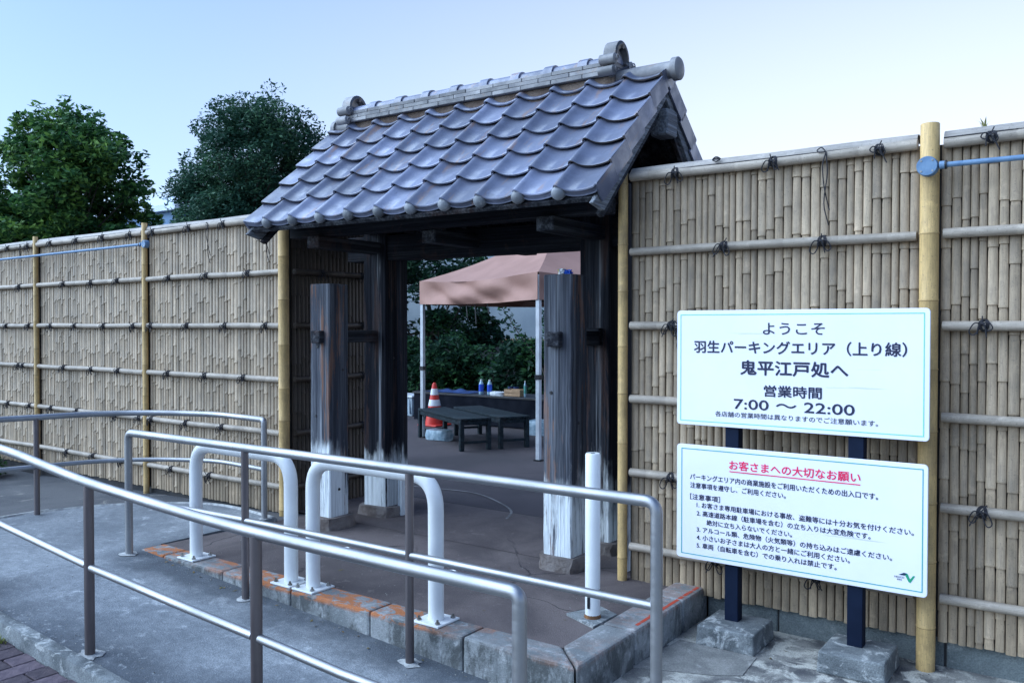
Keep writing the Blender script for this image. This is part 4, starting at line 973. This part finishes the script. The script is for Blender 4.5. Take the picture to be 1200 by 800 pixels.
solo('blue_tarp', MB().grid(lambda u, v: (-8.75 + .85*u, 5.50 + .45*v, .592 + .05*abs(math.sin(u*9 + v*4))*math.sin(math.pi*u)*math.sin(math.pi*max(.02, v)) ), 30, 14), M['tarp'], 'crumpled dark blue sheet on the left half of the long table', 'sheet', (-8.4, 5.7, .587), None, 60)
for k, (x, y, w) in enumerate(((-9.55, 6.0, .55), (-8.95, 6.35, .5))):
    t = thing('storage_bin', ('white translucent storage bin at the far left by the tent leg', 'white translucent storage bin half behind the traffic cone')[k], 'bin', (x, y, .138), 'storage bins behind the traffic cone')
    part('tub', MB().add([(x-w*.45, y-.17, .139), (x+w*.45, y-.17, .139), (x+w*.45, y+.17, .139), (x-w*.45, y+.17, .139), (x-w*.5, y-.2, .44), (x+w*.5, y-.2, .44), (x+w*.5, y+.2, .44), (x-w*.5, y+.2, .44)], [(0,3,2,1),(4,5,6,7),(0,1,5,4),(1,2,6,5),(2,3,7,6),(3,0,4,7)]), M['bin'], t, None, .01)
    part('lid', MB().box(x-w*.53, x+w*.53, y-.22, y+.22, .442, .475), M['reflect'], t, None, .008)
    for q in range(5): part('rib', MB().box(x-w*.4+q*w*.19, x-w*.4+q*w*.19+.02, y-.205, y-.17, .18, .42), M['bin'], t)
bg_ = rock(-7.12, 3.95, .36, .22, .139, .27, 33); solo('plastic_bag', bg_, M['bag'], 'clear plastic bag lying on the ground under the nearer low table', 'bag', (-7.12, 3.95, .139), None, 60)
solo('grey_sack', rock(-6.35, 5.15, .36, .3, .139, .33, 34), M['bag'], 'grey sack on the ground between the low tables and the tent leg', 'sack', (-6.35, 5.15, .139), None, 60)

# ------------------------------------------------------------ trees
def leaves_mesh(name, centers, radii, n_per, size, mat, seed, aspect=.5, shell=.35, flat=.5):
    g = np.random.default_rng(seed); C = []
    for c, r, n in zip(centers, radii, n_per):
        d = g.normal(size=(n, 3)); d /= np.linalg.norm(d, axis=1)[:, None]; q = g.uniform(shell, 1, n)**(1/2.0)
        C.append(np.array(c) + d * q[:, None] * np.array(r))
    C = np.concatenate(C); n = len(C); a = g.normal(size=(n, 3)); a[:, 2] *= flat; a /= np.linalg.norm(a, axis=1)[:, None]
    nn = g.normal(size=(n, 3)); nn[:, 2] = np.abs(nn[:, 2]) + .6; b = np.cross(a, nn); b /= np.linalg.norm(b, axis=1)[:, None]
    s_ = g.uniform(.6, 1.25, n)[:, None] * size
    fold = np.cross(a, b) * s_ * .12
    V = np.stack([C - a*s_, C + b*s_*aspect + fold, C + a*s_, C - b*s_*aspect + fold], 1).reshape(-1, 3)
    me = bpy.data.meshes.new(name); me.vertices.add(4*n); me.vertices.foreach_set('co', V.ravel()); me.loops.add(4*n); me.loops.foreach_set('vertex_index', np.arange(4*n, dtype=np.int32))
    me.polygons.add(n); me.polygons.foreach_set('loop_start', np.arange(0, 4*n, 4, dtype=np.int32)); me.polygons.foreach_set('loop_total', np.full(n, 4, dtype=np.int32)); me.update(); me.materials.append(mat); return me
def tree(label, base, cz, R3, nclump, leaves, size, mat, seed, group, lobes=None, clr=.42, aspect=.5, name='tree', stub=0):
    rr = random.Random(seed); t = thing(name, label, 'tree', base, group); bx = Vector(base)
    cs, rs = [], []; blobs = lobes or [((0, 0, cz), R3)]
    for k in range(nclump):
        (lx_, ly_, lz_), (ra, rb, rc_) = blobs[k % len(blobs)]
        while True:
            p = Vector((rr.uniform(-1, 1), rr.uniform(-1, 1), rr.uniform(-1, 1)))
            if .35 < p.length < 1: break
        s_ = rr.uniform(.75, 1.0) / max(p.length, .01) if rr.random() < .7 else 1
        p = p * min(s_, 1.6); 
        if p.length > 1: p = p.normalized() * rr.uniform(.86, 1.0)
        cs.append((lx_ + p.x*ra, ly_ + p.y*rb, lz_ + p.z*rc_)); q = rr.uniform(.6, 1.3) * clr; rs.append((q, q, q*.62))
    cnt = [leaves // nclump] * nclump
    for k in range(nclump // 2):                      # loose outer sprigs that break the outline
        c = Vector(cs[rr.randrange(nclump)]); o_ = (c - Vector((0, 0, cz))).normalized(); p = c + o_ * clr * rr.uniform(.8, 1.35)
        cs.append(tuple(p)); rs.append((clr*.45, clr*.45, clr*.35)); cnt.append(26)
    me = leaves_mesh('crown', cs, rs, cnt, size, mat, seed, aspect); link('crown', me, t)
    trunk = MB(); H = blobs[0][0][2]; trunk.tube(spline([(0, 0, 0), (.05, .03, H*.35), (-.04, .02, H*.7), (0, 0, H)], 4), [.14 - .10*i/12 for i in range(13)], 8)
    link('trunk', trunk.mesh('trunk', M['bark'], (0, 0, 0), 60), t)
    lm = MB()
    for k in range(0, nclump, 3):
        c = Vector(cs[k]); s0 = Vector((0, 0, H * rr.uniform(.4, .9))); md = (s0 + c)/2 + Vector((rr.uniform(-.1, .1), rr.uniform(-.1, .1), -.1)); lm.tube([s0, md, c], [.035, .022, .008], 5)
    link('limbs', lm.mesh('limbs', M['bark'], (0, 0, 0), 60), t); return t
tree('large rounded broad-leaved tree above the far left fence', (-20.5, 6.0, .1), 4.6, (2, 2, 2), 250, 60000, .082, M['leaf_a'], 3, 'trees above the fence',
     [((0, 0, 4.6), (1.85, 1.8, 1.85)), ((-1.3, -.4, 3.9), (1.5, 1.4, 1.7)), ((.75, .2, 4.0), (1.35, 1.4, 1.7)), ((-.2, 0, 5.45), (1.45, 1.2, 1.2)), ((-2.6, -.8, 3.2), (1.4, 1.3, 1.5)), ((.2, .3, 3.0), (.9, 1.2, 1.2)), ((-.5, 0, 3.2), (1.6, 1.2, 1.2))], .43, .5)
tree('finer-leaved dark evergreen tree between the left fence and the gate roof', (-13.9, 6.0, .1), 4.2, (1.6, 1.6, 1.6), 190, 70000, .045, M['leaf_b'], 5, 'trees above the fence',
     [((0, 0, 4.3), (1.15, 1.2, 1.2)), ((.3, .1, 5.0), (1.05, .9, .8)), ((-.1, -.2, 3.7), (.85, 1.0, 1.0)), ((.75, .2, 4.5), (.85, .9, .9)), ((.3, 0, 3.6), (1.1, 1.2, 1.0)), ((1.0, 0, 3.0), (.9, 1.2, .8))], .40, .4)
# trees and shrubs at the back of the yard
yd = [((-13.6, 8.4), 2.6, (1.5, 1.3, 2.3), 'dark tree at the back of the yard seen left of the tent leg', 60, 13000),
      ((-11.6, 8.9), 1.7, (1.4, 1.1, 1.5), 'dark bushy tree behind the tent, left of the pale building wall', 50, 12000),
      ((-16.0, 10.0), 3.4, (2.0, 1.6, 2.6), 'tall dark tree behind the tent seen above its left corner', 60, 12000)]
for k, ((x, y), z, r3, lab, nc, nl) in enumerate(yd):
    tree(lab, (x, y, .138), z, r3, nc, nl, .075, M['leaf_c'], 40 + k, 'trees at the back of the yard', None, .40, .42)
sh = [((-12.6, 7.9), (1.1, .7, .85)), ((-11.0, 7.7), (1.2, .7, .80)), ((-9.4, 8.0), (1.1, .7, .72)), ((-8.0, 8.1), (1.1, .7, .78)), ((-6.7, 8.0), (1.1, .7, .75)), ((-14.3, 7.6), (1.1, .8, 1.0)), ((-5.2, 8.2), (1.0, .7, .9)), ((-3.8, 8.2), (1.0, .7, .9))]
order = ['second from the left', 'third from the left', 'behind the left end of the long table', 'behind the blue bottles', 'behind the green bottle', 'leftmost in the gate opening', 'hidden behind the right pillar', 'at the right end of the row']
for k, ((x, y), r3) in enumerate(sh):
    t = thing('shrub', 'dark leafy shrub at the back, ' + order[k], 'shrub', (x, y, .138), 'shrubs along the back of the yard')
    rr = random.Random(60 + k); cs = [(rr.uniform(-.9, .9)*r3[0], rr.uniform(-.8, .8)*r3[1], rr.uniform(.15, 1.35)*r3[2]) for _ in range(26)]
    link('foliage', leaves_mesh('foliage', cs, [(.36, .33, .26)]*26, [230]*26, .06, M['leaf_c'], 70 + k, .45), t)
    sm = MB()
    for c in cs[::4]: sm.tube([(0, 0, 0), (c[0]*.6, c[1]*.6, c[2]*.5), c], [.02, .014, .006], 5)
    link('stems', sm.mesh('stems', M['bark'], (0, 0, 0), 60), t)
t = thing('young_tree', 'thin arching leafy branches in front of the pale wall near the tent leg', 'tree', (-7.6, 7.4, .138)); rr = random.Random(5); bm_ = MB(); cs = []
for k in range(7):
    a = rr.uniform(-1.2, 1.2); d = Vector((math.sin(a), rr.uniform(-.3, .3), 0)); pts = [Vector((0, 0, 0)), d*.25 + Vector((0, 0, .8)), d*.7 + Vector((0, 0, 1.35)), d*rr.uniform(1.0, 1.3) + Vector((0, 0, rr.uniform(1.45, 1.9)))]
    sp_ = spline(pts, 5); bm_.tube(sp_, [.015 - .0007*i for i in range(len(sp_))], 5); cs += [tuple(p) for p in sp_[6:]]
link('branches', bm_.mesh('branches', M['bark'], (0, 0, 0), 60), t); link('foliage', leaves_mesh('foliage', cs, [(.12, .12, .10)]*len(cs), [16]*len(cs), .05, M['leaf_c'], 8, .4), t)
t = thing('low_hedge', 'small green hedge at the foot of the left fence behind the handrail', 'hedge', (-9.9, -.45, .03)); rr = random.Random(15)
cs = [(rr.uniform(-.75, .42), rr.uniform(-.16, .16), rr.uniform(.05, .20)) for _ in range(26)]; link('foliage', leaves_mesh('foliage', cs, [(.16, .14, .11)]*26, [230]*26, .022, M['leaf_d'], 16, .5), t)
sm = MB()
for c in cs[::3]: sm.tube([(c[0], c[1], 0), c], [.008, .004], 5)
link('stems', sm.mesh('stems', M['bark'], (0, 0, 0), 60), t)

# ------------------------------------------------------------ buildings beyond
bd = thing('pale_building', 'low pale building wall seen under the tent beyond the shrubs', 'building', (-12.5, 13.0, .138))
part('wall', MB().box(-19, -6, 13, 17, 1.25, 4.6), M['bwall'], bd); part('base', MB().box(-18.98, -6.02, 13.03, 16.97, .1, 1.245), M['bbase'], bd)
part('roof', MB().box(-19.3, -5.7, 12.7, 17.3, 4.605, 4.8), M['bbase'], bd); part('drip_rail', MB().box(-19, -6, 12.94, 12.999, 1.2, 1.27), M['box'], bd)
fb = thing('far_building', 'distant blue building with white roof seen between the two trees', 'building', (-40.5, 21, .1))
part('wall', MB().box(-46, -34.5, 18, 26, 0, 6.75), M['farblue'], fb); part('eave_band', MB().box(-46.3, -34.2, 17.7, 26.3, 6.755, 7.0), M['farwhite'], fb)
part('roof', MB().prism([(17.7, 7.005), (26.3, 7.005), (22, 8.5)], 'x', -46.3, -34.2), M['farwhite'], fb)
for k in range(5):
    w = part('window', MB().box(-45 + k*2.1, -43.8 + k*2.1, 17.94, 17.999, 4.9, 6.0), M['farwhite'], fb)
    link('pane', MB().box(-44.9 + k*2.1, -43.9 + k*2.1, 17.92, 17.939, 5.0, 5.9).mesh('pane', M['farglass'], fb.location), w)
